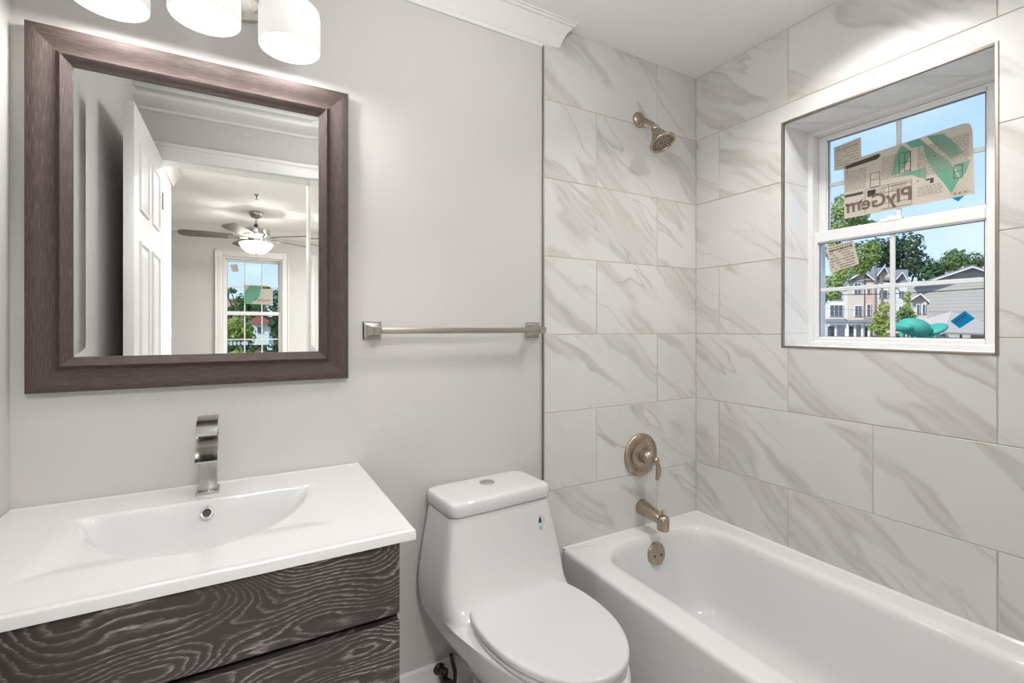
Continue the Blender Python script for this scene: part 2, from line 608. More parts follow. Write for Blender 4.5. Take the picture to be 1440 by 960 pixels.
# shade: fine horizontal linen lines in the glass
n_, l_ = M_shade.node_tree.nodes, M_shade.node_tree.links
tc_ = n_.new('ShaderNodeTexCoord'); mp_ = n_.new('ShaderNodeMapping'); mp_.inputs['Scale'].default_value = (18, 18, 420)
ns_ = N(M_shade, 'ShaderNodeTexNoise', Scale=1.0, Detail=2)
l_.new(tc_.outputs['Object'], mp_.inputs[0]); l_.new(mp_.outputs[0], ns_.inputs['Vector'])
mr_ = N(M_shade, 'ShaderNodeMapRange'); mr_.inputs['To Min'].default_value = 0.36; mr_.inputs['To Max'].default_value = 0.56
l_.new(ns_.outputs['Fac'], mr_.inputs['Value']); l_.new(mr_.outputs[0], n_['Principled BSDF'].inputs['Emission Strength'])

# ------------------------------------------------------------------ room shell
XBW = 2.13                                       # outer face of the right wall


def uvset(bm, f, uvs):
    lay = bm.loops.layers.uv.verify()
    for lp, c in zip(f.loops, uvs):
        lp[lay].uv = c


# floor of the bathroom: grout bed with tiles laid on it
bm = NB(); box(bm, XL - 0.12, XR + 0.02, YD0, YB + 0.1, -0.12, -0.002)
floor = struct('floor', bm, M_fgrout)
bm = NB()
x = XL - 0.02
while x < 1.2:
    y = YD0 + 0.002
    while y < YB:
        box(bm, max(x, XL + 0.001), min(x + 0.602, 1.088), y, min(y + 0.302, YB - 0.001), -0.002, 0.0, 0.0)
        y += 0.306
    x += 0.606
obj('floor_tiles', bm, M_floor, floor, smooth=0)

# back wall: painted board; the shower end carries marble tile on a grout bed, closed by a metal edge
PB = YB + 0.004
bm = NB(); box(bm, XL - 0.12, XBW, PB + 0.002, YB + 0.14, -0.12, ZC + 0.12)
box(bm, XL - 0.05, 1.002, PB, PB + 0.004, -0.02, ZC + 0.05)
wall_back = struct('wall_back', bm, M_paint, smooth=0)


def rects_minus(r, h):
    """rectangle r minus hole h as rectangles"""
    u0, u1, v0, v1 = r
    a0, a1, b0, b1 = h
    if a0 >= u1 or a1 <= u0 or b0 >= v1 or b1 <= v0:
        return [r]
    out = []
    if b0 > v0: out.append((u0, u1, v0, b0))
    if b1 < v1: out.append((u0, u1, b1, v1))
    c0, c1 = max(v0, b0), min(v1, b1)
    if a0 > u0: out.append((u0, a0, c0, c1))
    if a1 < u1: out.append((a1, u1, c0, c1))
    return out


def tile_wall(place, u0, u1, v0, v1, joints, hole, seed):
    """place(u, v, depth) -> point; joints(row) -> sorted joint positions"""
    rnd = random.Random(seed)
    bm = NB()
    lay = bm.loops.layers.uv.verify()
    g, ch, dp = 0.0013, 0.0012, 0.008
    row_edges = [2.146 - 0.3018 * k for k in range(-1, 9)]
    for k in range(len(row_edges) - 1):
        top, bot = min(row_edges[k], v1), max(row_edges[k + 1], v0)
        if top - bot < 0.01:
            continue
        js = [u0] + [j for j in joints(k) if u0 + 0.01 < j < u1 - 0.01] + [u1]
        for a, b in zip(js, js[1:]):
            ox, oy = rnd.uniform(0, 40), rnd.uniform(0, 40)
            T = (a + g, b - g, bot + g, top - g)
            for (p, q, r, s) in (rects_minus(T, hole) if hole else [T]):
                ia = p + ch if abs(p - T[0]) < 1e-6 else p
                ib = q - ch if abs(q - T[1]) < 1e-6 else q
                ic = r + ch if abs(r - T[2]) < 1e-6 else r
                id_ = s - ch if abs(s - T[3]) < 1e-6 else s
                inn = [(ia, ic), (ib, ic), (ib, id_), (ia, id_)]
                outr = [(p, r), (q, r), (q, s), (p, s)]
                A = [bm.verts.new(place(c[0], c[1], 0)) for c in inn]
                B = [bm.verts.new(place(c[0], c[1], 0.0012)) for c in outr]
                C = [bm.verts.new(place(c[0], c[1], dp)) for c in outr]
                faces = [(A, inn)]
                f = bm.faces.new(A)
                for lp, c in zip(f.loops, inn):
                    lp[lay].uv = (c[0] + ox, c[1] + oy)
                for i in range(4):
                    j = (i + 1) % 4
                    for S, Q in ((A, B), (B, C)):
                        f = bm.faces.new((S[j], S[i], Q[i], Q[j]))
                        for lp in f.loops:
                            lp[lay].uv = (inn[i][0] + ox, inn[i][1] + oy)
    return bm


def back_joints(k):      # rows from the ceiling down
    return (1.605,) if k % 2 == 0 else (1.26,)


bm = tile_wall(lambda u, v, d: (u, YB + d - 0.004, v), 1.004, XR, 0.0, ZC, back_joints, None, 11)
obj('marble_tiles', bm, M_tile, wall_back, smooth=0)
bm = NB(); box(bm, 1.004, XR + 0.01, YB - 0.0028, PB + 0.01, 0.0, ZC)
obj('grout_bed', bm, M_grout, wall_back, smooth=0)
bm = NB(); box(bm, 0.9985, 1.0035, YB - 0.006, PB + 0.002, 0.0, ZC - 0.09, 0.0015)
obj('metal_edge', bm, M_trimmetal, wall_back)

# right wall with the window opening
WY0, WY1, WZ0, WZ1 = 0.498, 1.123, 1.189, 2.079
bm = NB()
for (a, b, c, d) in rects_minus((YD0 - 0.02, YB + 0.14, -0.12, ZC + 0.12), (WY0, WY1, WZ0, WZ1)):
    box(bm, XR + 0.0018, XBW, a, b, c, d)
wall_right = struct('wall_right', bm, M_grout, smooth=0)


def right_joints(k):
    s = (1.097, 0.501, -0.095) if k % 2 == 0 else (1.407, 0.808, 0.21)
    return sorted(-y for y in s)


bm = tile_wall(lambda u, v, d: (XR + d, -u, v), -YB + 0.002, -YD1, 0.0, ZC, right_joints, (-WY1, -WY0, WZ0, WZ1), 23)
obj('marble_tiles', bm, M_tile, wall_right, smooth=0)
# metal edge round the opening
E0, E1 = 0.0085, 0.010
bm = NB()
box(bm, XR - 0.002, XR + E1, WY1 - E0, WY1, WZ0, WZ1, 0.001)
box(bm, XR - 0.002, XR + E1, WY0, WY0 + E0, WZ0, WZ1, 0.001)
box(bm, XR - 0.002, XR + E1, WY0 + E0, WY1 - E0, WZ1 - E0, WZ1, 0.001)
box(bm, XR - 0.002, XR + E1, WY0 + E0, WY1 - E0, WZ0, WZ0 + E0, 0.001)
obj('metal_edge', bm, M_trimmetal, wall_right)
# tiled reveal of the opening
bm = NB()
lay = bm.loops.layers.uv.verify()
ra, rb_, rc, rd = WY0 + 0.008, WY1 - 0.007, WZ0 + 0.008, WZ1 - 0.008
box(bm, XR + 0.008, 2.035, rb_, WY1 + 0.002, WZ0, WZ1)
box(bm, XR + 0.008, 2.035, WY0 - 0.002, ra, WZ0, WZ1)
box(bm, XR + 0.008, 2.035, WY0, WY1, rd, WZ1 + 0.002)
box(bm, XR + 0.008, 2.035, WY0, WY1, WZ0 - 0.002, rc)
for f in bm.faces:
    for lp in f.loops:
        c = lp.vert.co
        lp[lay].uv = (c.x * 1.0 + c.y, c.z + c.y * 0.5)
obj('tiled_reveal', bm, M_reveal, wall_right, smooth=0)
# grout line in the left reveal
bm = NB(); box(bm, XR + 0.009, 2.034, rb_ - 0.0006, rb_ + 0.001, 1.2445, 1.247)
box(bm, XR + 0.009, 2.034, rb_ - 0.0006, rb_ + 0.001, 1.5475, 1.55)
box(bm, XR + 0.009, 2.034, rb_ - 0.0006, rb_ + 0.001, 1.845, 1.8475)
obj('reveal_grout', bm, mat('pale_grout', (0.55, 0.54, 0.52), 0.9, var=0.05), wall_right, smooth=0)

# left wall, from the back wall through the door wall into the short hall
bm = NB(); box(bm, XL - 0.12, XL, -1.32, YB + 0.1, -0.12, ZC + 0.12)
wall_left = struct('wall_left', bm, M_paint, smooth=0)

# door wall with its opening
DX0, DX1, DZ = -0.383, 0.335, 2.14
bm = NB()
for (a, b, c, d) in rects_minus((XL - 0.01, XBW, -0.12, ZC + 0.12), (DX0 - 0.02, DX1 + 0.02, -0.2, DZ + 0.02)):
    box(bm, a, b, YD0, YD1, c, d)
wall_front = struct('wall_front', bm, M_paint, smooth=0)

# ceiling over bathroom and bedroom
bm = NB(); box(bm, XL - 0.12, XBW, YD0 + 0.05, YB + 0.14, ZC, ZC + 0.15)
struct('ceiling', bm, M_ceil, smooth=0)

# crown moulding on the back wall: stops with a square cut just past the tile edge
def crown(bm, p0, p1, out, size=0.095, h=None, prof=None, mitre=0.0):
    """moulding from p0 to p1 along the wall/ceiling corner; out = direction into the room"""
    prof = prof or [(0, 0), (0.0, -1.0), (0.10, -1.0), (0.12, -0.86), (0.22, -0.78), (0.30, -0.62), (0.48, -0.36), (0.70, -0.20),
                    (0.74, -0.14), (0.86, -0.13), (0.90, -0.06), (1.0, -0.05), (1.0, 0)]
    h = h or size
    p0, p1, out = Vector(p0), Vector(p1), Vector(out)
    pts = [p0 + out * (a * size) + Vector((0, 0, b * h)) for a, b in prof]
    fs = prism(bm, pts, p1 - p0)
    if mitre:                                     # far end cut on the bevel
        al = (p1 - p0).normalized()
        for v in {v for f in fs for v in f.verts}:
            if (v.co - p1).dot(al) > -1e-5:
                v.co += al * ((v.co - p1).dot(out) * mitre)


bm = NB(); crown(bm, (XL, PB, ZC), (1.062, PB, ZC), (0, -1, 0), 0.066, 0.097, mitre=0.95)
struct('trim_1', bm, M_trim, smooth=30)
# crown over the door
bm = NB(); crown(bm, (XL, YD1, ZC), (1.10, YD1, ZC), (0, 1, 0), 0.13, 0.058,
                 [(0, 0), (0, -1), (0.10, -1.0), (0.15, -0.80), (0.45, -0.70), (0.85, -0.60), (0.93, -0.50), (0.96, -0.3), (1.0, -0.25), (1, 0)])
struct('trim_2', bm, M_trim, smooth=30)
# baseboard on the back wall
bm = NB()
pts = [(0, PB, 0), (0, PB - 0.014, 0), (0, PB - 0.014, 0.105), (0, PB - 0.010, 0.118), (0, PB - 0.010, 0.124), (0, PB - 0.004, 0.132), (0, PB, 0.132)]
prism(bm, [Vector((XL, p[1], p[2])) for p in pts], (1.0 - XL, 0, 0))
struct('baseboard_back', bm, M_trim, smooth=30)
# door casing and jamb
bm = NB()
cw = 0.085
for s0, s1 in ((DX0 - cw, DX0 - 0.004), (DX1 + 0.004, DX1 + cw)):
    box(bm, max(s0, XL + 0.001), s1, YD1, YD1 + 0.016, 0, DZ + cw, 0.003)
    box(bm, max(s0, XL + 0.001), s1, YD0 - 0.016, YD0, 0, DZ + cw, 0.003)
box(bm, max(DX0 - cw, XL + 0.001), DX1 + cw, YD1, YD1 + 0.018, DZ + 0.004, DZ + cw, 0.003)
box(bm, max(DX0 - cw, XL + 0.001), DX1 + cw, YD1, YD1 + 0.024, DZ + cw - 0.02, DZ + cw, 0.003)
box(bm, max(DX0 - cw, XL + 0.001), DX1 + cw, YD0 - 0.018, YD0, DZ + 0.004, DZ + cw, 0.003)
box(bm, DX0 - 0.02, DX0, YD0, YD1, 0, DZ + 0.02)
box(bm, DX1, DX1 + 0.02, YD0, YD1, 0, DZ + 0.02)
box(bm, DX0, DX1, YD0, YD1, DZ, DZ + 0.02)
struct('trim_3', bm, M_trim)

# ------------------------------------------------------------------ bedroom beyond the door (seen in the mirror)
BX0, BX1, BY = -2.3, 2.6, -3.45
bm = NB(); box(bm, BX0 - 0.1, BX1 + 0.1, BY - 0.12, YD0, -0.12, 0.0)
struct('floor_bedroom', bm, M_carpet, smooth=0)
bm = NB(); box(bm, BX0 - 0.1, BX1 + 0.1, BY - 0.12, YD0 + 0.06, ZC, ZC + 0.15)
struct('ceiling_bedroom', bm, M_ceil, smooth=0)
bm = NB(); box(bm, BX0 - 0.1, BX0, BY - 0.12, -1.2, -0.1, ZC + 0.1)
box(bm, BX0 - 0.1, XL - 0.1, -1.32, -1.2, -0.1, ZC + 0.1)
struct('wall_bedroom_left', bm, M_bedpaint, smooth=0)
bm = NB(); box(bm, BX1, BX1 + 0.1, BY - 0.12, YD0 + 0.02, -0.1, ZC + 0.1)
box(bm, XBW - 0.02, BX1 + 0.1, YD0, YD0 + 0.1, -0.1, ZC + 0.1)
struct('wall_bedroom_right', bm, M_bedpaint, smooth=0)
V0, V1, U0, U1 = 0.78, 2.10, -0.215, 0.415       # bedroom window opening: z and x
bm = NB()
for (a, b, c, d) in rects_minus((BX0 - 0.1, BX1 + 0.1, -0.1, ZC + 0.1), (U0, U1, V0, V1)):
    box(bm, a, b, BY - 0.12, BY, c, d)
struct('wall_bedroom_far', bm, M_bedpaint, smooth=0)
bm = NB(); crown(bm, (BX0, BY, ZC), (BX1, BY, ZC), (0, 1, 0), 0.085, 0.085)
struct('trim_4', bm, M_trim, smooth=30)
bm = NB(); crown(bm, (XL, YD0, ZC), (XL, -1.40, ZC), (1, 0, 0), 0.075, 0.095)
struct('trim_5', bm, M_trim, smooth=30)
# casing round the bedroom window
bm = NB()
c2 = 0.075
for a, b, c, d in ((U0 - c2, U0, V0 - c2, V1 + c2), (U1, U1 + c2, V0 - c2, V1 + c2), (U0, U1, V1, V1 + c2), (U0, U1, V0 - c2, V0)):
    box(bm, a, b, BY, BY + 0.016, c, d, 0.003)
for a, b, c, d in ((U0 - c2, U0 - c2 + 0.016, V0 - c2, V1 + c2), (U1 + c2 - 0.016, U1 + c2, V0 - c2, V1 + c2), (U0 - c2, U1 + c2, V1 + c2 - 0.016, V1 + c2)):
    box(bm, a, b, BY, BY + 0.026, c, d, 0.003)
struct('trim_6', bm, M_trim)


# ------------------------------------------------------------------ windows (double-hung vinyl, grilles)
def rail_frame(bm, place, u0, u1, v0, v1, w, d0, d1, wb=None, wt=None, bev=0.003):
    """rectangular ring of four rails; place(u, v, d)->point"""
    wb = wb or w; wt = wt or w
    for a, b, c, d in ((u0, u0 + w, v0, v1), (u1 - w, u1, v0, v1), (u0 + w, u1 - w, v0, v0 + wb), (u0 + w, u1 - w, v1 - wt, v1)):
        bar(bm, place, a, b, c, d, d0, d1, bev)


def bar(bm, place, a, b, c, d, d0, d1, bev=0.002):
    p, q = Vector(place(a, c, d0)), Vector(place(b, d, d1))
    box(bm, min(p.x, q.x), max(p.x, q.x), min(p.y, q.y), max(p.y, q.y), min(p.z, q.z), max(p.z, q.z), bev, 1)


def double_hung(name, place, u0, u1, v0, v1, vm, cols, gl, gu, fw=0.022, inner=0.0):
    """u runs along the wall, v up, d outward from the room; gl/gu = glass rectangles of the lower and upper sash"""
    bm = NB()
    rail_frame(bm, place, u0, u1, v0, v1, fw, 0.0, 0.10)
    rail_frame(bm, place, u0 + fw, u1 - fw, v0 + fw, v1 - fw, 0.008, 0.045, 0.055)
    w = struct(name, bm, M_vinyl)
    for nm, (a, b, c, d), d0, (s0, s1), rows in (('lower_sash', gl, 0.012, (v0 + fw * 0.6, vm + 0.018), 2), ('upper_sash', gu, 0.05, (vm - 0.018, v1 - fw * 0.7), 2)):
        bm = NB()
        e0, e1 = u0 + fw * 0.8, u1 - fw * 0.8
        for (p, q, r, s) in ((e0, a, s0, s1), (b, e1, s0, s1), (a, b, s0, c), (a, b, d, s1)):
            bar(bm, place, p, q, r, s, d0, d0 + 0.034, 0.003)
        # glazing bead, a step behind the rails
        for (p, q, r, s) in ((a - 0.001, a + 0.004, c, d), (b - 0.004, b + 0.001, c, d), (a, b, c - 0.001, c + 0.004), (a, b, d - 0.004, d + 0.001)):
            bar(bm, place, p, q, r, s, d0 + 0.008, d0 + 0.03, 0)
        sash = obj(nm, bm, M_vinyl, w)
        bm = NB()
        gw = 0.008 if cols == 2 else 0.007
        for k in range(1, cols):
            u = a + (b - a) * k / cols
            bar(bm, place, u - gw, u + gw, c, d, d0 + 0.014, d0 + 0.022, 0.002)
        v = (c + d) / 2
        bar(bm, place, a, b, v - gw, v + gw, d0 + 0.0145, d0 + 0.0215, 0.002)
        obj('grille', bm, M_vinyl, sash)
        bm = NB()
        bm.faces.new([bm.verts.new(place(*c_, d0 + 0.012)) for c_ in ((a, c), (b, c), (b, d), (a, d))])
        obj('pane', bm, M_glass, sash, smooth=0)
        bm = NB()
        for (p, q, r, s) in ((a + 0.003, a + 0.0075, c, d), (b - 0.0065, b - 0.003, c, d), (a, b, c + 0.003, c + 0.0055), (a, b, d - 0.0065, d - 0.003)):
            bar(bm, place, p, q, r, s, d0 + 0.0125, d0 + 0.0135, 0)
        obj('gasket', bm, M_darkmetal, sash, smooth=0)
        if nm == 'lower_sash' and cols == 2:
            bm = NB()
            um = (a + b) / 2
            bar(bm, place, um - 0.033, um + 0.033, s1 - 0.004, s1 + 0.012, d0 - 0.002, d0 + 0.026, 0.004)
            bar(bm, place, um - 0.012, um + 0.012, s1 + 0.008, s1 + 0.020, d0 + 0.002, d0 + 0.022, 0.004)
            obj('sash_lock', bm, M_vinyl, sash)
    return w


WP = lambda u, v, d: (2.030 + d, u, v)           # right-wall window: u = y
win1 = double_hung('window_1', WP, ra - 0.004, rb_ + 0.004, rc - 0.004, rd + 0.004, 1.638, 2,
                   (0.578, 1.087, 1.229, 1.614), (0.586, 1.072, 1.663, 2.037))
BP = lambda u, v, d: (u, BY - 0.01 - d, v)
win2 = double_hung('window_2', BP, U0, U1, V0, V1, 1.437, 3, (-0.172, 0.378, 0.83, 1.415), (-0.172, 0.378, 1.455, 2.055))
GL1, GU1 = 2.030 + 0.012 + 0.012, 2.030 + 0.05 + 0.012   # where the two panes of window_1 stand

# stickers on the window glass -------------------------------------------------------
def on_pane(X):
    """matrix: local x runs to the viewer's right when seen from outside (so writing reads reversed from the room)"""
    return lambda y, z, rot=0.0: Matrix.Translation((X, y, z)) @ Matrix.Rotation(rot, 4, 'X') @ Matrix(((0, 0, 1, 0), (1, 0, 0, 0), (0, 1, 0, 0), (0, 0, 0, 1)))


def rect_pane(bm, X, y0, y1, z0, z1, t=0.0004, shear=0.0):
    box(bm, X, X + t, y0, y1, z0, z1)


# big maker's label: paper stuck to the outside of the upper pane, read from its back
XG = GU1 - 0.0012
lb = thing('window_label', 'large tan paper label with reversed lettering and a green emblem on upper window pane', 'label', (XG, 0.815, 1.70))
y0, y1, z0, z1 = 0.622, 1.010, 1.700, 1.937
bm = NB()
pts = [(y1, z0), (y1, z1 - 0.02), (y0 + 0.03, z1), (y0 + 0.012, z1 - 0.004), (y0 + 0.003, z1 - 0.016), (y0, z1 - 0.03), (y0, z0 + 0.01), (y0 + 0.09, z0)]
pts = [(1.008, 1.702), (1.010, 1.928), (0.648, 1.949), (0.634, 1.945), (0.628, 1.936), (0.624, 1.92), (0.618, 1.708)]
prism(bm, [(XG, a, b) for a, b in pts], (0.0004, 0, 0))
obj('paper', bm, M_paper, lb, smooth=0)
XI = XG - 0.0004


def ink(bm, pts):
    prism(bm, [(XI, a, b) for a, b in pts], (0.0003, 0, 0))


def inkrect(bm, a0, a1, b0, b1, XX=None):
    box(bm, XX or XI, (XX or XI) + 0.0003, min(a0, a1), max(a0, a1), min(b0, b1), max(b0, b1))


bm = NB()   # green leaf emblem: a broad swoosh in three pieces


def onlabel(x, y):
    u, v = 1180 + x / 6.857, 170 + y / 6.857
    r = DV + RV * ((u - 720) / FPX) + Vector((0, 0, -(v - CYP) / FPX))
    q = r * (XG / r.x)
    return (q.y, q.z + EYE)


for poly in ([(500, 525), (545, 330), (600, 235), (690, 285), (690, 330), (640, 430), (560, 520)],
             [(650, 210), (775, 168), (960, 320), (1060, 385), (1160, 560), (1080, 700), (1010, 600), (900, 470), (830, 330), (815, 240), (700, 262)],
             [(845, 148), (1005, 122), (1100, 200), (1205, 300), (1085, 360), (960, 262)],
             [(1110, 420), (1270, 372), (1220, 500), (1168, 555)],
             [(520, 545), (700, 485), (830, 450), (850, 500), (835, 560), (700, 520)]):
    ink(bm, [onlabel(*q) for q in poly])
obj('green_emblem', bm, M_green, lb, smooth=0)
XI -= 0.0004
bm = NB()   # dark headings, box rules, pictograms
ink(bm, [(1.003, 1.898), (1.003, 1.912), (0.89, 1.925), (0.882, 1.917), (0.895, 1.906)])
inkrect(bm, 1.006, 0.942, 1.786, 1.796)
inkrect(bm, 0.927, 0.900, 1.770, 1.794)
for k in range(5):
    inkrect(bm, 0.788 + 0.0, 0.880, 1.712 + k * 0.020, 1.7135 + k * 0.020)
for yy in (0.787, 0.857, 0.935):
    inkrect(bm, yy, yy + 0.0012, 1.712, 1.80)
inkrect(bm, 0.787, 0.935, 1.80, 1.8012)
ink(bm, [(0.975, 1.752), (0.985, 1.748), (0.985, 1.762), (0.97, 1.756), (0.95, 1.762), (0.943, 1.770), (0.948, 1.750)])
inkrect(bm, 1.003, 0.992, 1.750, 1.760)
ink(bm, [(0.747, 1.785), (0.735, 1.785), (0.735, 1.773), (0.725, 1.773), (0.725, 1.79), (0.747, 1.79)])
for k in range(9):
    inkrect(bm, 0.668 - k * 0.0045, 0.670 - k * 0.0045 - 0.0012 * (k % 3), 1.716, 1.724)
for (a, b) in ((0.772, 1.843), (0.772, 1.788), (1.0, 1.888), (0.725, 1.862)):
    ink(bm, [(a, b), (a - 0.006, b), (a - 0.003, b + 0.005)])
obj('dark_printing', bm, M_ink, lb, smooth=0)
bm = NB()   # window pictograms: small frames
for (a, b, c, d) in ((0.918, 0.885, 1.803, 1.858), (0.826, 0.79, 1.83, 1.905), (0.672, 0.648, 1.77, 1.815), (0.81, 0.79, 1.835, 1.90)):
    for q in ((a, a - 0.002, c, d), (b, b + 0.002, c, d), (a, b, c, c + 0.002), (a, b, d - 0.002, d), (a, b, (c + d) / 2, (c + d) / 2 + 0.002)):
        inkrect(bm, *q)
obj('pictograms', bm, M_ink2, lb, smooth=0)
bm = NB()   # lines of fine print
rnd = random.Random(5)


def print_block(bm, ya, yb, za, zb, step, X, slope=0.0):
    z = za
    while z > zb:
        e = ya
        while e > yb + 0.004:
            w = min(rnd.uniform(0.004, 0.014), e - yb)
            zz = z + slope * (ya - e)
            box(bm, X, X + 0.0003, e - w, e, zz - step * 0.22, zz + step * 0.2)
            e -= w + rnd.uniform(0.0015, 0.003)
        z -= step


print_block(bm, 1.003, 0.93, 1.885, 1.81, 0.0062, XI)
print_block(bm, 0.88, 0.835, 1.905, 1.82, 0.0062, XI)
print_block(bm, 0.77, 0.632, 1.905, 1.862, 0.0058, XI, 0.05)
print_block(bm, 0.77, 0.632, 1.855, 1.80, 0.0058, XI, 0.05)
print_block(bm, 0.77, 0.70, 1.765, 1.73, 0.006, XI)
print_block(bm, 0.93, 0.865, 1.79, 1.776, 0.006, XI)
print_block(bm, 0.85, 0.80, 1.795, 1.775, 0.006, XI)
obj('fine_print', bm, M_greyink, lb, smooth=0)
PM = on_pane(XI)
bm = text_bm('PlyGem', 0.070, PM(0.893, 1.748, radians(-1.5)), 0.0002, bold=0.0016)
# widen a little: condensed capitals in the photograph are broad
bmesh.ops.transform(bm, matrix=Matrix.Translation((0, 0.900, 0)) @ Matrix.Diagonal((1, 0.98, 1, 1)) @ Matrix.Translation((0, -0.900, 0)), verts=bm.verts)
obj('lettering', bm, M_ink2, lb, smooth=0)


def small_label(name, label, X, corners, rot, lines, mpaper, mink, group=None):
    """corners given clockwise in (y, z)"""
    cy = sum(c[0] for c in corners) / 4
    cz = sum(c[1] for c in corners) / 4
    t = thing(name, label, 'sticker', (X, cy, cz), 0, group)
    bm = NB(); prism(bm, [(X, a, b) for a, b in corners], (0.0004, 0, 0))
    obj('paper', bm, mpaper, t, smooth=0)
    bm = NB()
    (a0, b0), (a1, b1), (a2, b2), (a3, b3) = corners   # TL, TR, BR, BL as seen from the room
    for i in range(lines):
        f = (i + 0.8) / (lines + 0.6)
        s0 = Vector((a0 + (a3 - a0) * f, b0 + (b3 - b0) * f))
        s1 = Vector((a1 + (a2 - a1) * f, b1 + (b2 - b1) * f))
        d = s1 - s0
        th = Vector((-d.y, d.x)).normalized() * (d.length * 0.016 * (2.6 if i == 1 else 1))
        e = 0.08
        while e < 0.9:
            w = rnd.uniform(0.05, 0.2)
            if i > 1 and rnd.random() < 0.25:
                e += w; continue
            q0, q1 = s0 + d * e, s0 + d * min(e + w, 0.92)
            prism(bm, [(X - 0.0005, p.x, p.y) for p in (q0 - th, q1 - th, q1 + th, q0 + th)], (0.0003, 0, 0))
            e += w + 0.025
    obj('printing', bm, mink, t, smooth=0)
    return t


small_label('small_label', 'small pale paper label in the top left corner of upper window pane', XG + 0.0003,
            [(1.047, 2.000), (0.950, 2.009), (0.947, 1.893), (1.045, 1.905)], 0, 9, M_paper, M_greyink)
small_label('small_label', 'small tilted paper label in the top left corner of lower window pane', GL1 - 0.0016,
            [(1.056, 1.592), (0.958, 1.606), (0.938, 1.513), (1.040, 1.487)], 0, 9, M_paper, M_ink2)
M_navy = mat('navy_ink', (0.004, 0.03, 0.09), 0.8, var=0.1)
t = small_label('warning_sticker', 'blue diamond-shaped sticker at the lower right of lower window pane', GL1 - 0.0016,
                [(0.668, 1.290), (0.631, 1.324), (0.606, 1.298), (0.644, 1.266)], 0, 5, M_blue, M_navy)
# a second blue sticker half hidden behind the big label
t = thing('warning_sticker', 'blue sticker corner peeking out below the large paper label', 'sticker', (XG + 0.0016, 0.655, 1.71))
bm = NB(); prism(bm, [(XG + 0.0006, a, b) for a, b in ((0.690, 1.720), (0.656, 1.752), (0.626, 1.726), (0.660, 1.692))], (0.0004, 0, 0))
obj('paper', bm, M_blue, t, smooth=0)
# stickers on the bedroom window
YG = BY - 0.01 - 0.062 - 0.0015
t = thing('bedroom_window_label', 'square tilted paper sticker on upper left pane of bedroom window in mirror', 'sticker', (-0.1, YG, 1.98))
bm = NB(); prism(bm, [(a, YG, b) for a, b in ((-0.143, 2.012), (-0.07, 2.025), (-0.05, 1.94), (-0.115, 1.925))], (0, -0.0004, 0))
obj('paper', bm, M_paper, t, smooth=0)
t = thing('bedroom_window_label', 'wide paper label across upper sash of bedroom window in mirror', 'label', (0.1, YG, 1.66))
bm = NB(); prism(bm, [(a, YG, b) for a, b in ((0.005, 1.555), (0.315, 1.545), (0.315, 1.74), (0.27, 1.78), (0.005, 1.78))], (0, -0.0004, 0))
obj('paper', bm, M_paper, t, smooth=0)
bm = NB(); prism(bm, [(a, YG + 0.0005, b) for a, b in ((0.01, 1.56), (0.08, 1.56), (0.17, 1.64), (0.19, 1.77), (0.07, 1.775), (0.01, 1.70))], (0, -0.0003, 0))
obj('green_emblem', bm, M_green, t, smooth=0)
bm = text_bm('PlyGem', 0.055, Matrix.Translation((0.20, YG + 0.0007, 1.60)) @ Matrix.Rotation(pi / 2, 4, 'X'), 0.0002)
obj('lettering', bm, M_ink2, t, smooth=0)
bm = NB(); box(bm, 0.2, 0.29, YG + 0.0004, YG + 0.0007, 1.742, 1.765)
obj('heading', bm, M_ink, t, smooth=0)

# ------------------------------------------------------------------ bathtub
def rrect(x0, x1, y0, y1, r, z, k=10, m=10):
    """rounded rectangle, counter-clockwise, same vertex count for every radius"""
    pts = []
    r = max(r, 0.0005)
    cs = [(x1 - r, y0 + r, -pi / 2), (x1 - r, y1 - r, 0), (x0 + r, y1 - r, pi / 2), (x0 + r, y0 + r, pi)]
    for ci, (cx, cy, a0) in enumerate(cs):
        for i in range(k + 1):
            a = a0 + (pi / 2) * i / k
            pts.append(Vector((cx + r * cos(a), cy + r * sin(a), z)))
        nx = cs[(ci + 1) % 4]
        a1 = nx[2]
        q = Vector((nx[0] + r * cos(a1), nx[1] + r * sin(a1), z))
        p = pts[-1].copy()
        for i in range(1, m):
            pts.append(p.lerp(q, i / m))
    return pts


TX0, TX1, TY0, TY1, TZ = 1.089, XR - 0.001, YD1 + 0.003, YB - 0.006, 0.402
tub = thing('bathtub', 'white alcove bathtub along the marble-tiled window wall', 'bathtub', (1.47, 0.77, 0))
bm = NB()
R_ = []
R_.append(rrect(TX0 + 0.012, TX1, TY0, TY1, 0.004, 0.0))
R_.append(rrect(TX0 + 0.010, TX1, TY0, TY1, 0.004, 0.05))
R_.append(rrect(TX0 + 0.002, TX1, TY0, TY1, 0.004, TZ - 0.05))
for a in (0, 20, 45, 70, 90):
    rr = 0.018
    i = rr * (1 - cos(radians(a)))
    R_.append(rrect(TX0 + i, TX1 - 0.0005 * a / 90, TY0 + 0.0005 * a / 90, TY1 - 0.0005 * a / 90, 0.006, TZ - rr + rr * sin(radians(a))))
ix0, ix1, iy0, iy1 = 1.192, 1.762, 0.10, 1.452
R_.append(rrect(ix0 - 0.03, ix1 + 0.03, iy0 - 0.03, iy1 + 0.022, 0.155, TZ))
R_.append(rrect(ix0 - 0.008, ix1 + 0.008, iy0 - 0.008, iy1 + 0.006, 0.14, TZ - 0.002))
R_.append(rrect(ix0 + 0.004, ix1 - 0.004, iy0 + 0.006, iy1 - 0.003, 0.135, TZ - 0.012))
R_.append(rrect(ix0 + 0.010, ix1 - 0.010, iy0 + 0.018, iy1 - 0.008, 0.135, TZ - 0.035))
R_.append(rrect(ix0 + 0.022, ix1 - 0.022, iy0 + 0.07, iy1 - 0.020, 0.135, TZ - 0.12))
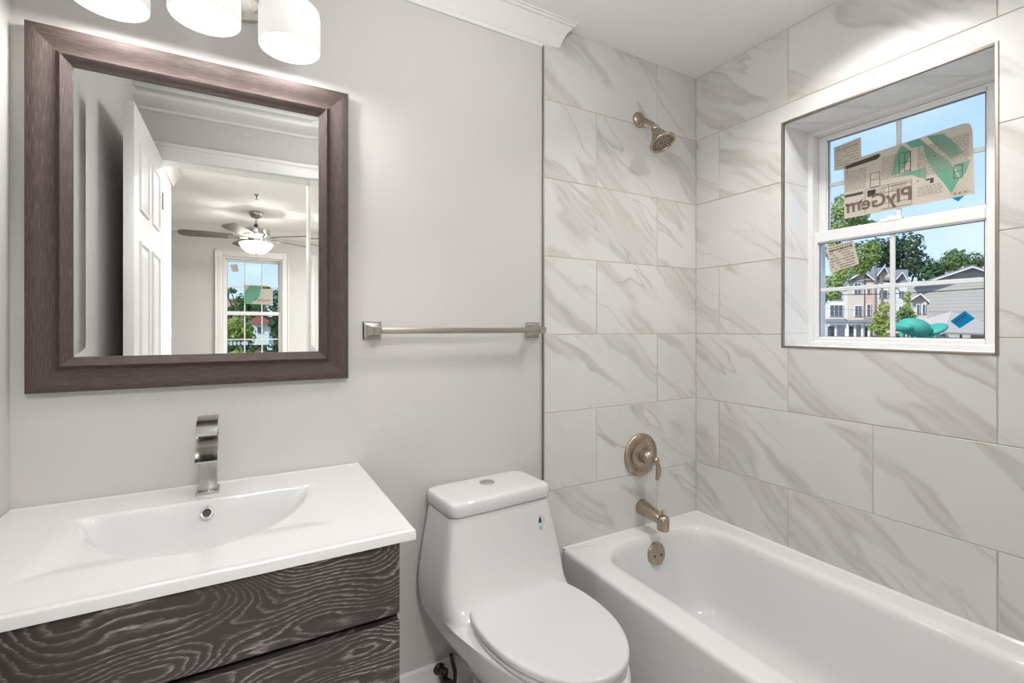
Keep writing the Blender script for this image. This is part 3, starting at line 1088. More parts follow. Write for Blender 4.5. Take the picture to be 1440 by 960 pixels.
R_.append(rrect(ix0 + 0.036, ix1 - 0.036, iy0 + 0.14, iy1 - 0.035, 0.13, TZ - 0.22))
R_.append(rrect(ix0 + 0.048, ix1 - 0.048, iy0 + 0.20, iy1 - 0.050, 0.125, TZ - 0.285))
R_.append(rrect(ix0 + 0.062, ix1 - 0.062, iy0 + 0.24, iy1 - 0.068, 0.115, TZ - 0.318))
R_.append(rrect(ix0 + 0.085, ix1 - 0.085, iy0 + 0.27, iy1 - 0.095, 0.10, TZ - 0.332))
R_.append(rrect(ix0 + 0.14, ix1 - 0.14, iy0 + 0.33, iy1 - 0.15, 0.08, TZ - 0.336))
R_.append(rrect(ix0 + 0.22, ix1 - 0.22, iy0 + 0.5, iy1 - 0.3, 0.05, TZ - 0.338))
loft(bm, R_, cap0=True, cap1=True)
obj('tub_shell', bm, M_acrylic, tub, smooth=40)
# overflow plate on the end slope
oc = Vector((1.497, iy1 - 0.016, 0.328))
oax = Vector((0, -1, 0.16)).normalized()
bm = NB(); lathe(bm, [(0.046, -0.004), (0.046, 0.004), (0.043, 0.009), (0.03, 0.0115), (0.0, 0.012)], oc, oax, 40)
ov = obj('overflow_plate', bm, M_bronze, tub)
for sx in (-0.018, 0.018):
    bm = NB()
    lathe(bm, [(0.0045, 0.010), (0.0045, 0.0135), (0.003, 0.0145), (0, 0.0145)], oc + Vector((sx, 0, -0.006)), oax, 12)
    obj('screw', bm, M_oldbronze, ov)
bm = NB(); lathe(bm, [(0.038, 0), (0.038, 0.003), (0.03, 0.005), (0.012, 0.004), (0, 0.004)], (1.477, 1.24, TZ - 0.337), (0, 0, 1), 32)
obj('drain', bm, M_bronze, tub)
# bead of sealant along the tile
bm = NB()
prism(bm, [(TX0 + 0.004, TY1 - 0.004, TZ), (TX0 + 0.004, YB - 0.003, TZ), (TX0 + 0.004, YB - 0.003, TZ + 0.006)], (XR - TX0 - 0.004, 0, 0))
prism(bm, [(XR - 0.008, TY0, TZ), (XR, TY0, TZ), (XR, TY0, TZ + 0.006)], (0, TY1 - TY0, 0))
obj('sealant_bead', bm, M_acrylic, tub, smooth=0)

# ------------------------------------------------------------------ tub spout, valve, shower head
WF = YB - 0.004                                   # tile face of the back wall
sp = thing('tub_spout', 'bronze bath spout over the tub end below the round valve', 'spout', (1.505, WF, 0.49))
bm = NB()
rings = []
for (dy, cz, rx, rz) in ((0, 0.492, 0.029, 0.030), (-0.004, 0.492, 0.0315, 0.0325), (-0.012, 0.4915, 0.0315, 0.0325), (-0.05, 0.486, 0.0285, 0.0285), (-0.09, 0.480, 0.0262, 0.0258), (-0.112, 0.4762, 0.0252, 0.0246)):
    rings.append([Vector((1.505 + rx * cos(2 * pi * i / 28), WF + dy, cz + rz * sin(2 * pi * i / 28))) for i in range(28)])
rings.append([Vector((1.505 + 0.018 * cos(2 * pi * i / 28), WF - 0.130, 0.473 + 0.018 * sin(2 * pi * i / 28))) for i in range(28)])
loft(bm, rings)
lathe(bm, [(0.0205, 0.0), (0.0225, -0.001), (0.0248, 0.001), (0.0252, 0.03), (0.0245, 0.044), (0.021, 0.054), (0.013, 0.060), (0.0, 0.062)], (1.505, WF - 0.126, 0.4365), (0, -0.06, 1), 32)
obj('spout_body', bm, M_bronze, sp, smooth=50)
bm = NB(); lathe(bm, [(0.0035, -0.01), (0.0035, 0.012), (0.0075, 0.013), (0.0085, 0.018), (0.006, 0.022), (0, 0.0225)], (1.505, WF - 0.126, 0.494), (0, 0, 1), 16)
obj('diverter_knob', bm, M_bronze, sp)

vc = Vector((1.502, WF, 0.717))
sv = thing('shower_valve', 'round bronze shower valve with lever on the marble tile', 'valve', vc)
bm = NB(); lathe(bm, [(0.093, 0), (0.093, 0.004), (0.090, 0.010), (0.078, 0.014), (0.066, 0.014), (0.060, 0.010), (0.054, 0.007), (0.045, 0.010), (0.036, 0.016), (0, 0.016)], vc, (0, -1, 0), 56)
obj('escutcheon_plate', bm, M_bronze, sv, smooth=50)
bm = NB(); lathe(bm, [(0.031, 0.010), (0.031, 0.034), (0.029, 0.040), (0.030, 0.046), (0.027, 0.058), (0.019, 0.068), (0.008, 0.073), (0, 0.0735)], vc, (0, -1, 0), 40)
obj('hub', bm, M_bronze, sv, smooth=50)
bm = NB()
lathe(bm, [(0, 0.058), (0.012, 0.062), (0.0145, 0.072), (0.012, 0.083), (0.006, 0.088), (0, 0.089)], vc + Vector((0.018, 0, -0.010)), (0, -1, 0), 24)
pts = smoothcurve([vc + Vector(p) for p in ((0.018, -0.074, -0.014), (0.026, -0.078, -0.034), (0.030, -0.077, -0.060), (0.026, -0.075, -0.085), (0.020, -0.074, -0.094))], 5)
nn = len(pts)
tube(bm, pts, [0.0075 + 0.004 * sin(pi * min(1, i / (nn - 1) * 1.15)) ** 2 * (0.6 + i / nn) - (0.004 if i == nn - 1 else 0) for i in range(nn)], 14)
obj('lever_handle', bm, M_bronze, sv, smooth=60)

fc = Vector((1.492, WF, 2.168))
sh = thing('showerhead', 'bronze bell-shaped shower head on a short arm, high on the tile', 'shower head', fc)
bm = NB(); lathe(bm, [(0.033, 0), (0.034, 0.004), (0.031, 0.010), (0.022, 0.016), (0.014, 0.020), (0, 0.020)], fc, (0, -1, 0), 36)
obj('flange', bm, M_bronze, sh, smooth=60)
hd = Vector((1.497, 1.398, 2.022))                # centre of the spray face
ax = Vector((0.05, -0.46, -0.88)).normalized()
neck = hd - ax * 0.090
bm = NB()
tube(bm, smoothcurve([fc + Vector((0, 0, 0)), fc + Vector((0, -0.022, -0.004)), fc + Vector((0, -0.055, -0.030)), neck + Vector((0, 0.012, 0.018)), neck + ax * 0.008], 6), 0.0105, 16)
obj('arm', bm, M_bronze, sh, smooth=60)
bm = NB()
lathe(bm, [(0.0, -0.004), (0.014, -0.004), (0.0165, 0.0), (0.0165, 0.010), (0.014, 0.014), (0.019, 0.020), (0.0265, 0.036), (0.034, 0.054), (0.042, 0.072),
           (0.053, 0.081), (0.055, 0.085), (0.053, 0.089), (0.046, 0.0895), (0.043, 0.084), (0.0, 0.084)], neck, ax, 44)
head = obj('bell', bm, M_bronze, sh, smooth=40)
bm = NB(); lathe(bm, [(0.013, -0.002), (0.0172, 0.0), (0.0172, 0.003), (0.013, 0.004)], neck, ax, 28)
obj('collar_ring', bm, M_nickel, head)
bm = NB()
fx, fy, fz = frame_of(ax)
for ring, cnt in ((0.0, 1), (0.010, 6), (0.020, 12), (0.030, 18), (0.038, 22)):
    for i in range(cnt):
        a = 2 * pi * i / cnt + ring * 40
        lathe(bm, [(0.0024, 0.083), (0.0022, 0.0865), (0, 0.0868)], neck + fx * (ring * cos(a)) + fy * (ring * sin(a)), ax, 8, cap0=False)
nz = obj('spray_nozzles', bm, M_oldbronze, head)

# ------------------------------------------------------------------ towel bar
tb = thing('towel_bar', 'brushed nickel square towel bar on painted wall between mirror and tile', 'towel bar', (0.654, PB, 1.259))
for xc in (0.355, 0.953):
    bm = NB()
    t_ = 0.029
    loft(bm, [[Vector((xc + sx * q, PB - d, 1.259 + sz * q)) for sx, sz in ((-1, -1), (1, -1), (1, 1), (-1, 1))]
              for q, d in ((t_, 0.0), (t_, 0.006), (t_ - 0.003, 0.009), (0.0235, 0.0095), (0.0215, 0.014), (0.019, 0.015))])
    obj('mounting_plate', bm, M_steel, tb, smooth=25)
    bm = NB()
    loft(bm, [[Vector((xc + sx * q, PB - d, 1.259 + sz * q)) for sx, sz in ((-1, -1), (1, -1), (1, 1), (-1, 1))]
              for q, d in ((0.020, 0.013), (0.0155, 0.035), (0.0125, 0.056), (0.0125, 0.080), (0.0105, 0.083))])
    obj('post', bm, M_steel, tb, smooth=25)
bm = NB(); box(bm, 0.362, 0.946, PB - 0.0765, PB - 0.0605, 1.2495, 1.2685, 0.0012)
obj('bar', bm, brushed('bar_nickel', (0.43, 0.39, 0.345), 0.36, (12, 400, 400)), tb)

# ------------------------------------------------------------------ mirror
mirror = thing('wall_mirror', 'large mirror in a wide dark wood frame above the sink', 'mirror', (-0.081, PB, 1.55))
FX0, FX1, FZ0, FZ1 = -0.442, 0.2785, 1.115, 1.982
prof = [(0.0, 0.0), (0.0, 0.026), (0.002, 0.030), (0.010, 0.0310), (0.020, 0.0295), (0.032, 0.0245), (0.044, 0.0205), (0.052, 0.0205), (0.057, 0.0245), (0.060, 0.0300),
        (0.0625, 0.0320), (0.065, 0.0305), (0.072, 0.0225), (0.078, 0.0170), (0.0815, 0.0150), (0.083, 0.0115), (0.083, 0.006)]
bm = NB()
lay = bm.loops.layers.uv.verify()
corners = [(FX0, FZ0, 1, 1), (FX1, FZ0, -1, 1), (FX1, FZ1, -1, -1), (FX0, FZ1, 1, -1)]
for k in range(4):
    a, b = corners[k], corners[(k + 1) % 4]
    horiz = k % 2 == 0
    ra_ = [Vector((a[0] + a[2] * w, PB - h, a[1] + a[3] * w)) for w, h in prof]
    rb2 = [Vector((b[0] + b[2] * w, PB - h, b[1] + b[3] * w)) for w, h in prof]
    va = [bm.verts.new(p) for p in ra_]
    vb = [bm.verts.new(p) for p in rb2]
    acc = 0.0
    for i in range(len(prof) - 1):
        seg = (Vector(prof[i + 1]) - Vector(prof[i])).length
        f = bm.faces.new((va[i], vb[i], vb[i + 1], va[i + 1]))
        f.smooth = True
        cs = [(va[i], acc), (vb[i], acc), (vb[i + 1], acc + seg), (va[i + 1], acc + seg)]
        for lp, (v, c) in zip(f.loops, cs):
            along = v.co.x if horiz else v.co.z
            lp[lay].uv = (along + k * 3.3, c)
        acc += seg
fr = obj('frame', bm, M_frame, mirror, smooth=28)
# bevelled looking glass
gx0, gx1, gz0, gz1 = FX0 + 0.081, FX1 - 0.081, FZ0 + 0.081, FZ1 - 0.081
GYM = PB - 0.0105
bm = NB()
bw = 0.024
o_ = [bm.verts.new((x, GYM - 0.00078, z)) for x, z in ((gx0, gz0), (gx1, gz0), (gx1, gz1), (gx0, gz1))]
i_ = [bm.verts.new((x, GYM, z)) for x, z in ((gx0 + bw, gz0 + bw), (gx1 - bw, gz0 + bw), (gx1 - bw, gz1 - bw), (gx0 + bw, gz1 - bw))]
bm.faces.new(i_)
for k in range(4):
    j = (k + 1) % 4
    bm.faces.new((o_[k], o_[j], i_[j], i_[k]))
b_ = [bm.verts.new((x, PB - 0.004, z)) for x, z in ((gx0, gz0), (gx1, gz0), (gx1, gz1), (gx0, gz1))]
for k in range(4):
    j = (k + 1) % 4
    bm.faces.new((o_[j], o_[k], b_[k], b_[j]))
bm.faces.new(b_[::-1])
obj('looking_glass', bm, M_mirror, mirror, smooth=0)

# ------------------------------------------------------------------ vanity light
LX, LZ = ((-0.268, 1.402), (-0.0805, 1.362), (0.108, 1.402)), 2.013
vl = thing('vanity_light', 'three-lamp nickel wall light with white glass drum shades above the mirror', 'wall light', (-0.082, PB, 2.19))
bm = NB()
pr_ = [(0, 0), (1, 0), (1, 0.6), (0.93, 0.85), (0.8, 1.0), (0, 1.0)]
rings = []
for sc_, dp in ((1.0, 0.0), (1.0, 0.012), (0.95, 0.017), (0.86, 0.020), (0.82, 0.024)):
    w, h = 0.145 * sc_ - 0.0 + 0.0, 0.062 * sc_
    ring = []
    for i in range(48):
        a = 2 * pi * i / 48
        e = 2.0 / 3.0
        ring.append(Vector((-0.082 + w * math.copysign(abs(cos(a)) ** e, cos(a)), PB - dp, 2.185 + h * math.copysign(abs(sin(a)) ** e, sin(a)))))
    rings.append(ring)
loft(bm, rings)
obj('backplate', bm, M_nickel, vl, smooth=40)
for x, LYc in LX:
    bm = NB()
    xs = max(-0.19, min(0.03, x))
    tube(bm, smoothcurve([(xs, PB - 0.015, 2.185), (x * 0.6 + xs * 0.4, PB - 0.06, 2.20), (x, LYc + 0.045, 2.212), (x, LYc + 0.008, 2.20), (x, LYc, 2.165)], 6), 0.0085, 12)
    ar = obj('arm', bm, M_nickel, vl, smooth=60)
    bm = NB(); lathe(bm, [(0.012, 0.055), (0.024, 0.05), (0.027, 0.044), (0.027, 0.0), (0.031, -0.004), (0.031, -0.010), (0.0, -0.010)], (x, LYc, LZ + 0.124), (0, 0, 1), 32)
    obj('socket_cup', bm, M_nickel, ar, smooth=40)
    bm = NB()
    lathe(bm, [(0.0735, 0.0), (0.0755, 0.002), (0.0755, 0.090), (0.073, 0.103), (0.066, 0.111), (0.054, 0.115), (0.030, 0.117), (0.030, 0.114), (0.054, 0.1115),
               (0.064, 0.107), (0.0700, 0.100), (0.0722, 0.090), (0.0722, 0.002), (0.0735, 0.0)], (x, LYc, LZ), (0, 0, 1), 56, False, False)
    s_ = obj('shade', bm, M_shade, vl, smooth=50)
    bm = NB(); lathe(bm, [(0.012, 0.115), (0.014, 0.103), (0.026, 0.085), (0.030, 0.066), (0.026, 0.050), (0.014, 0.042), (0, 0.040)], (x, LYc, LZ), (0, 0, 1), 24)
    obj('bulb', bm, M_bulb, s_, smooth=60)
    ld = bpy.data.lights.new('vanity_lamp', 'POINT'); ld.energy = W_VANITY; ld.shadow_soft_size = 0.03; ld.color = (1, 0.985, 0.965)
    lo = bpy.data.objects.new('vanity_lamp', ld); lo.location = (x, LYc, LZ + 0.022); COL.objects.link(lo)


def ceiling_lamp(name, label, x, y, r, watts, col, z=ZC, spread=pi):
    t = thing(name, label, 'ceiling light', (x, y, z))
    bm = NB(); lathe(bm, [(r, 0), (r + 0.018, 0.0), (r + 0.018, -0.006), (r + 0.012, -0.012), (r, -0.012), (r - 0.004, -0.006)], (x, y, z), (0, 0, 1), 40, False, False)
    obj('rim', bm, M_trim, t)
    bm = NB(); lathe(bm, [(r, -0.005), (r * 0.6, -0.009), (0, -0.010)], (x, y, z), (0, 0, 1), 40, False, False)
    obj('diffuser', bm, mat(name + '_diffuser', (0.9, 0.9, 0.9), 0.4, emit=col, estr=3), t)
    ld = bpy.data.lights.new(name, 'AREA'); ld.shape = 'DISK'; ld.size = r * 2; ld.energy = watts; ld.color = col; ld.spread = spread
    lo = bpy.data.objects.new(name + '_lamp', ld); lo.location = (x, y, z - 0.016); COL.objects.link(lo)


ceiling_lamp('recessed_shower_light', 'round recessed light in the ceiling over the bathtub', 1.495, 0.77, 0.065, W_CAN, (1, 0.98, 0.96), ZC, radians(128))
# opal globe out of view, added to fill ceiling and room with even light
t = thing('bathroom_fill_globe', 'added unseen fill globe below the bathroom ceiling', 'ceiling light', (0.55, 0.72, ZC))
bm = NB(); lathe(bm, [(0.07, 0), (0.07, -0.012), (0.02, -0.02), (0.02, -0.05), (0.045, -0.055), (0.045, -0.075)], (0.55, 0.72, ZC), (0, 0, 1), 32, True, True)
obj('stem', bm, M_nickel, t, smooth=40)
GR = 0.13
bm = NB(); lathe(bm, [(GR * sin(radians(a)) if a < 180 else 0, -0.19 + GR * cos(radians(a))) for a in (18, 30, 45, 60, 75, 90, 105, 120, 135, 150, 165, 180)], (0.55, 0.72, ZC), (0, 0, 1), 40, True, False)
obj('globe', bm, mat('fill_globe', (0.9, 0.9, 0.9), 0.3, emit=(1, 0.988, 0.97), estr=W_CEIL_FILL / (pi * 4 * pi * GR * GR)), t, smooth=60)
ceiling_lamp('hall_fill_light', 'added unseen round fill light on the hall ceiling outside the door', 0.12, -0.85, 0.17, W_HALL_FILL, (1, 0.985, 0.965))  # hidden by the door header; added to fill the lower bathroom
ceiling_lamp('bedroom_fill_light', 'added unseen round fill light on the bedroom ceiling right of the fan', 1.75, -1.9, 0.15, W_BED_FILL, (1, 0.985, 0.965))  # outside the mirror's view; added to brighten the reflected bedroom

# ------------------------------------------------------------------ vanity cabinet, sink top, faucet
VX0, VX1, VYF = XL + 0.004, 0.285, 0.985
vc_ = thing('vanity_cabinet', 'dark cerused oak vanity cabinet with drawers under the white sink', 'cabinet', (-0.09, 1.25, 0))
bm = NB()
box(bm, VX0, VX0 + 0.016, VYF + 0.02, PB - 0.001, 0.10, 0.826)
box(bm, VX1 - 0.016, VX1, VYF + 0.02, PB - 0.001, 0.10, 0.826)
box(bm, VX0, VX1, PB - 0.012, PB - 0.001, 0.10, 0.70)
box(bm, VX0, VX1, VYF + 0.02, PB - 0.001, 0.10, 0.118)
box(bm, VX0, VX1, VYF + 0.024, VYF + 0.036, 0.10, 0.812)
box(bm, VX0 + 0.02, VX1 - 0.02, VYF + 0.07, PB - 0.03, 0.0, 0.10)
obj('carcass', bm, M_cabin, vc_, smooth=0)


def drawer(z0, z1, seed):
    bm = NB()
    box(bm, VX0 + 0.003, VX1, VYF, VYF + 0.02, z0, z1, 0.0012, 1)
    lay = bm.loops.layers.uv.verify()
    for f in bm.faces:
        for lp in f.loops:
            c = lp.vert.co
            lp[lay].uv = (c.x + seed, c.z + seed * 0.37) if abs(f.normal.y) > 0.5 else (c.x + seed + c.y, c.z + c.y * 2)
    return obj('drawer', bm, M_oak, vc_)


drawer(0.672, 0.818, 0.0)
drawer(0.395, 0.657, 1.83)
drawer(0.112, 0.381, 4.2)

SX0, SX1, SY0, SY1 = XL + 0.002, 0.3145, 0.968, PB - 0.001
sk = thing('sink_top', 'white ceramic counter with integral sink on the dark vanity', 'sink', (-0.08, 1.25, 0.826))
XC = -0.080


def ss(a, b, x):
    t = max(0.0, min(1.0, (x - a) / (b - a)))
    return t * t * (3 - 2 * t)


RX, RY0, RY1 = 0.262, 1.085, 1.392               # recess half width, front, back


def sink_h(x, y):
    """height of the top surface"""
    h = CT
    u = (x - XC)
    v = RY1 - y                                   # distance forward of the back edge
    # broad shallow dish
    e = min(RX - abs(u), y - RY0 + 0.0)
    if v > 0 and e > 0:
        h -= 0.008 * ss(0.0, 0.07, e) * ss(0.0, 0.008, v)
    # bowl: straight back wall, U-shaped front
    if v > 0:
        a, b = 0.232, 0.295
        q = (abs(u / a) ** 1.65 + (max(0.0, v - 0.012) / b) ** 1.65) ** (1 / 1.65)
        d = 0.105 * (1 - ss(0.74, 1.02, q))
        d *= ss(0.0, 0.026, v)
        h -= d
    # low rolled lip at the rim of the counter
    m = min(x - SX0 + 0.02, SX1 - x, y - SY0, SY1 - y)
    h += 0.0012 * (1 - ss(0.008, 0.018, m))
    if m < 0.004:
        h -= 0.004 * (1 - sqrt(max(0, 1 - ((0.004 - m) / 0.004) ** 2)))
    return h


xs = [SX0 + t for t in (0, 0.0008, 0.002, 0.004)] + [SX0 + 0.004 + (SX1 - SX0 - 0.008) * i / 110 for i in range(1, 110)] + [SX1 - t for t in (0.004, 0.002, 0.0008, 0)]
ys = [SY0, SY0 + 0.0008, SY0 + 0.002, SY0 + 0.004, SY0 + 0.008] + [SY0 + 0.012 + (1.355 - SY0 - 0.012) * i / 62 for i in range(63)] \
    + [1.358 + 0.0018 * i for i in range(21)] + [1.40 + (SY1 - 0.012 - 1.40) * i / 12 for i in range(13)] + [SY1 - t for t in (0.008, 0.004, 0.002, 0.0008, 0)]
bm = NB()
gv = [[bm.verts.new((x, y, sink_h(x, y))) for x in xs] for y in ys]
for j in range(len(ys) - 1):
    for i in range(len(xs) - 1):
        bm.faces.new((gv[j][i], gv[j][i + 1], gv[j + 1][i + 1], gv[j + 1][i]))
edge = [gv[0][i] for i in range(len(xs))] + [gv[j][-1] for j in range(1, len(ys))] + [gv[-1][i] for i in range(len(xs) - 2, -1, -1)] + [gv[j][0] for j in range(len(ys) - 2, 0, -1)]
low = [bm.verts.new((v.co.x, v.co.y, 0.8265)) for v in edge]
ne = len(edge)
for i in range(ne):
    j = (i + 1) % ne
    bm.faces.new((edge[i], low[i], low[j], edge[j]))
# underside ring, open where the bowl hangs through
und = [bm.verts.new((max(min(v.co.x, SX1 - 0.03), SX0 + 0.03), max(min(v.co.y, SY1 - 0.03), SY0 + 0.03), 0.8265)) for v in edge]
for i in range(ne):
    j = (i + 1) % ne
    bm.faces.new((low[i], und[i], und[j], low[j]))
obj('counter_basin', bm, M_ceramic, sk, smooth=40)
oy = 1.3715
bm = NB(); lathe(bm, [(0.0085, 0.0), (0.0135, 0.0), (0.0145, 0.0025), (0.0125, 0.005), (0.0095, 0.0045), (0.0085, 0.001)], (-0.0775, oy, 0.8195), (0, -1, 0.45), 28, False, False)
orr = obj('overflow_ring', bm, mat('chrome_ring', (0.8, 0.8, 0.8), 0.08, 1.0), sk, smooth=50)
bm = NB(); lathe(bm, [(0.0092, 0.0), (0.0092, 0.0022), (0, 0.0022)], (-0.0775, oy, 0.8195), (0, -1, 0.45), 24)
obj('overflow_hole', bm, M_darkmetal, orr)
bm = NB(); lathe(bm, [(0.03, 0), (0.03, 0.003), (0.02, 0.006), (0, 0.007)], (XC, 1.26, sink_h(XC, 1.26) - 0.0005), (0, 0, 1), 32)
obj('drain', bm, M_steel, sk)

fa = thing('faucet', 'polished nickel waterfall faucet standing behind the sink basin', 'faucet', (-0.080, 1.46, CT))
bm = NB(); box(bm, -0.1055, -0.0545, 1.433, 1.491, CT, CT + 0.006, 0.001)
obj('base_plate', bm, M_steel, fa)
fx0, fx1 = -0.1005, -0.0595
bm = NB()
box(bm, fx0, fx1, 1.441, 1.484, CT + 0.006, 0.985, 0.0015)
obj('column', bm, brushed('column_nickel', (0.50, 0.475, 0.45), 0.24), fa)
bm = NB()
up = smoothcurve([(0, 1.462, 1.000), (0, 1.443, 0.997), (0, 1.428, 0.984), (0, 1.416, 0.966), (0, 1.398, 0.950), (0, 1.380, 0.9425)], 5)
lo_ = smoothcurve([(0, 1.379, 0.9385), (0, 1.398, 0.9425), (0, 1.420, 0.950), (0, 1.441, 0.955)], 4)
pts = [(0, 1.484, 0.985), (0, 1.484, 1.000)] + [tuple(p) for p in up] + [tuple(p) for p in lo_] + [(0, 1.441, 0.985)]
prism(bm, [Vector((fx0 - 0.003, p[1], p[2])) for p in pts], (fx1 - fx0 + 0.006, 0, 0))
obj('waterfall_spout', bm, M_steel, fa, smooth=30)
bm = NB()
box(bm, -0.090, -0.070, 1.455, 1.475, 0.998, 1.016)
t1 = smoothcurve([(0, 1.487, 1.0385), (0, 1.462, 1.0355), (0, 1.430, 1.0265), (0, 1.396, 1.0095)], 5)
pts = [tuple(p) for p in t1] + [(0, p[1] + 0.001, p[2] - 0.0085) for p in reversed(t1)]
prism(bm, [Vector((fx0 - 0.003, p[1], p[2])) for p in pts], (fx1 - fx0 + 0.005, 0, 0))
prism(bm, [Vector((fx0 + 0.002, p[1], p[2])) for p in ((0, 1.484, 1.001), (0, 1.484, 1.031), (0, 1.452, 1.026), (0, 1.440, 1.001))], (fx1 - fx0 - 0.004, 0, 0))
obj('lever', bm, M_steel, fa, smooth=30)

# ------------------------------------------------------------------ toilet
TR = radians(4.0)
toilet = thing('toilet', 'white one-piece toilet with closed lid between vanity and bathtub', 'toilet', (0.712, PB - 0.004, 0), TR)


def outline(z, hw, sb, sf, sc, nb, nf, n=72):
    """closed outline: x sideways, s forward (-y)"""
    pts = []
    for i in range(n):
        a = 2 * pi * i / n
        c, s = cos(a), sin(a)
        e = nf if s > 0 else nb
        x = hw * math.copysign(abs(c) ** (2 / e), c)
        ly = (sf - sc) if s > 0 else (sc - sb)
        y = sc + ly * math.copysign(abs(s) ** (2 / e), s)
        pts.append(Vector((x, -y, z)))
    return pts


bm = NB()
secs = [  # z, half width, back, front, centre, back exp, front exp
    (0.000, 0.108, 0.10, 0.585, 0.30, 4, 2.5), (0.012, 0.112, 0.095, 0.590, 0.30, 4, 2.5), (0.03, 0.104, 0.095, 0.580, 0.30, 4, 2.5),
    (0.09, 0.086, 0.09, 0.560, 0.29, 3.5, 2.4), (0.16, 0.091, 0.07, 0.565, 0.26, 3.5, 2.3), (0.22, 0.118, 0.045, 0.595, 0.22, 4, 2.2),
    (0.28, 0.166, 0.018, 0.635, 0.17, 5.5, 2.12), (0.33, 0.195, 0.008, 0.667, 0.14, 6, 2.06), (0.365, 0.2125, 0.004, 0.685, 0.125, 6.5, 2.04),
    (0.390, 0.2205, 0.002, 0.693, 0.12, 6.5, 2.03), (0.402, 0.2228, 0.002, 0.694, 0.12, 6.5, 2.03), (0.409, 0.2238, 0.002, 0.688, 0.12, 6.5, 2.04), (0.412, 0.2242, 0.002, 0.670, 0.12, 6.5, 2.06),
    (0.413, 0.2245, 0.002, 0.50, 0.115, 6.5, 2.5), (0.416, 0.225, 0.002, 0.365, 0.11, 6.5, 3.2), (0.424, 0.2255, 0.002, 0.312, 0.11, 6.5, 4),
    (0.440, 0.226, 0.001, 0.280, 0.11, 7, 4.8), (0.465, 0.2255, 0.0, 0.257, 0.11, 7, 5.8), (0.50, 0.2215, 0.0, 0.241, 0.105, 7.5, 6.8),
    (0.55, 0.213, 0.0, 0.226, 0.10, 8, 8), (0.61, 0.2015, 0.0, 0.214, 0.10, 8, 9), (0.66, 0.192, 0.0, 0.205, 0.10, 8, 9), (0.692, 0.186, 0.0, 0.199, 0.10, 8, 9),
    (0.694, 0.180, 0.004, 0.193, 0.10, 8, 9)]
loft(bm, [outline(*s) for s in secs])
obj('body', bm, M_ceramic, toilet, local=True, smooth=60)
bm = NB()
ld_ = [(0.6955, 0.180, 0.004, 0.194, 0.10, 9, 9), (0.6965, 0.188, 0.0, 0.203, 0.10, 9, 9), (0.700, 0.190, 0.0, 0.2055, 0.10, 9, 9), (0.722, 0.190, 0.0, 0.2055, 0.10, 9, 9),
       (0.7325, 0.1890, 0.0005, 0.2045, 0.10, 9, 9), (0.7375, 0.1855, 0.003, 0.201, 0.10, 9, 9), (0.7398, 0.180, 0.008, 0.195, 0.10, 9, 9), (0.7405, 0.165, 0.02, 0.18, 0.10, 8, 8), (0.741, 0.08, 0.06, 0.14, 0.1, 3, 3)]
loft(bm, [outline(*s) for s in ld_])
obj('tank_lid', bm, M_ceramic, toilet, local=True, smooth=60)
bm = NB(); lathe(bm, [(0.0255, 0.0), (0.0255, 0.0035), (0.0235, 0.005), (0.0222, 0.003), (0.021, 0.0045), (0.012, 0.0055), (0, 0.0055)], (0.003, -0.082, 0.7405), (0, 0, 1), 36)
fb = obj('flush_button', bm, mat('satin_chrome', (0.62, 0.62, 0.61), 0.25, 1.0, var=0.02), toilet, local=True, smooth=40)
bm = NB(); box(bm, -0.0185, 0.0245, -0.0826, -0.0814, 0.7435, 0.7464)
obj('button_split', bm, M_greyink, fb, local=True, smooth=0)
# seat ring and lid, both egg shaped
seat_o = lambda z, g: outline(z, 0.185 + g, 0.180 - g, 0.676 + g, 0.40, 2.5, 2.05)
bm = NB()
loft(bm, [seat_o(0.411, -0.012), seat_o(0.412, -0.006), seat_o(0.416, -0.003), seat_o(0.424, -0.003), seat_o(0.427, -0.006), seat_o(0.428, -0.02)])
obj('seat', bm, M_seat, toilet, local=True, smooth=50)
bm = NB()
loft(bm, [seat_o(0.4305, -0.014), seat_o(0.431, -0.006), seat_o(0.4335, -0.001), seat_o(0.443, 0.0), seat_o(0.448, -0.0015), seat_o(0.4505, -0.005), seat_o(0.4515, -0.012),
          seat_o(0.4525, -0.05), seat_o(0.453, -0.12)])
obj('seat_lid', bm, M_seat, toilet, local=True, smooth=50)
for sx in (-0.075, 0.075):
    bm = NB(); boxm(bm, Matrix.Translation((sx, -0.192, 0.428)), 0.05, 0.03, 0.022, 0.006, 3)
    obj('seat_hinge', bm, M_seat, toilet, local=True)
# water-drop sticker on the tank front
def tank_front(x, z):
    f = 0.199 + (0.692 - z) * 0.185
    return Vector((x, -f - 0.0012, z))
bm = NB()
drop = []
for i in range(25):
    a = 2 * pi * i / 24
    drop.append((0.0062 * sin(a) * (1 - 0.55 * max(0, cos(a)) ** 1.5), 0.0075 * cos(a) + (0.006 * max(0, cos(a)) ** 3)))
drop = drop[:-1]
prism(bm, [tank_front(0.132 + a, 0.628 + b) for a, b in drop], (0, 0.0006, 0))
st = obj('drop_sticker', bm, mat('sticker_teal', (0.02, 0.10, 0.14), 0.4, var=0.1), toilet, local=True, smooth=0)
bm = NB()
for i in range(9):
    a0 = radians(70 - i * 16)
    p, q = a0, a0 - radians(10)
    prism(bm, [tank_front(0.134 + r * cos(t), 0.628 + r * sin(t)) for r, t in ((0.0145, p), (0.0165, p), (0.0165, q), (0.0145, q))], (0, 0.0006, 0))
for i in range(3):
    prism(bm, [tank_front(0.126 + a, 0.608 - i * 0.0035 + b) for a, b in ((0, 0), (0.012, 0), (0.012, 0.0012), (0, 0.0012))], (0, 0.0006, 0))
obj('sticker_print', bm, mat('sticker_pale_ink', (0.45, 0.5, 0.5), 0.5, var=0.1), st, local=True, smooth=0)

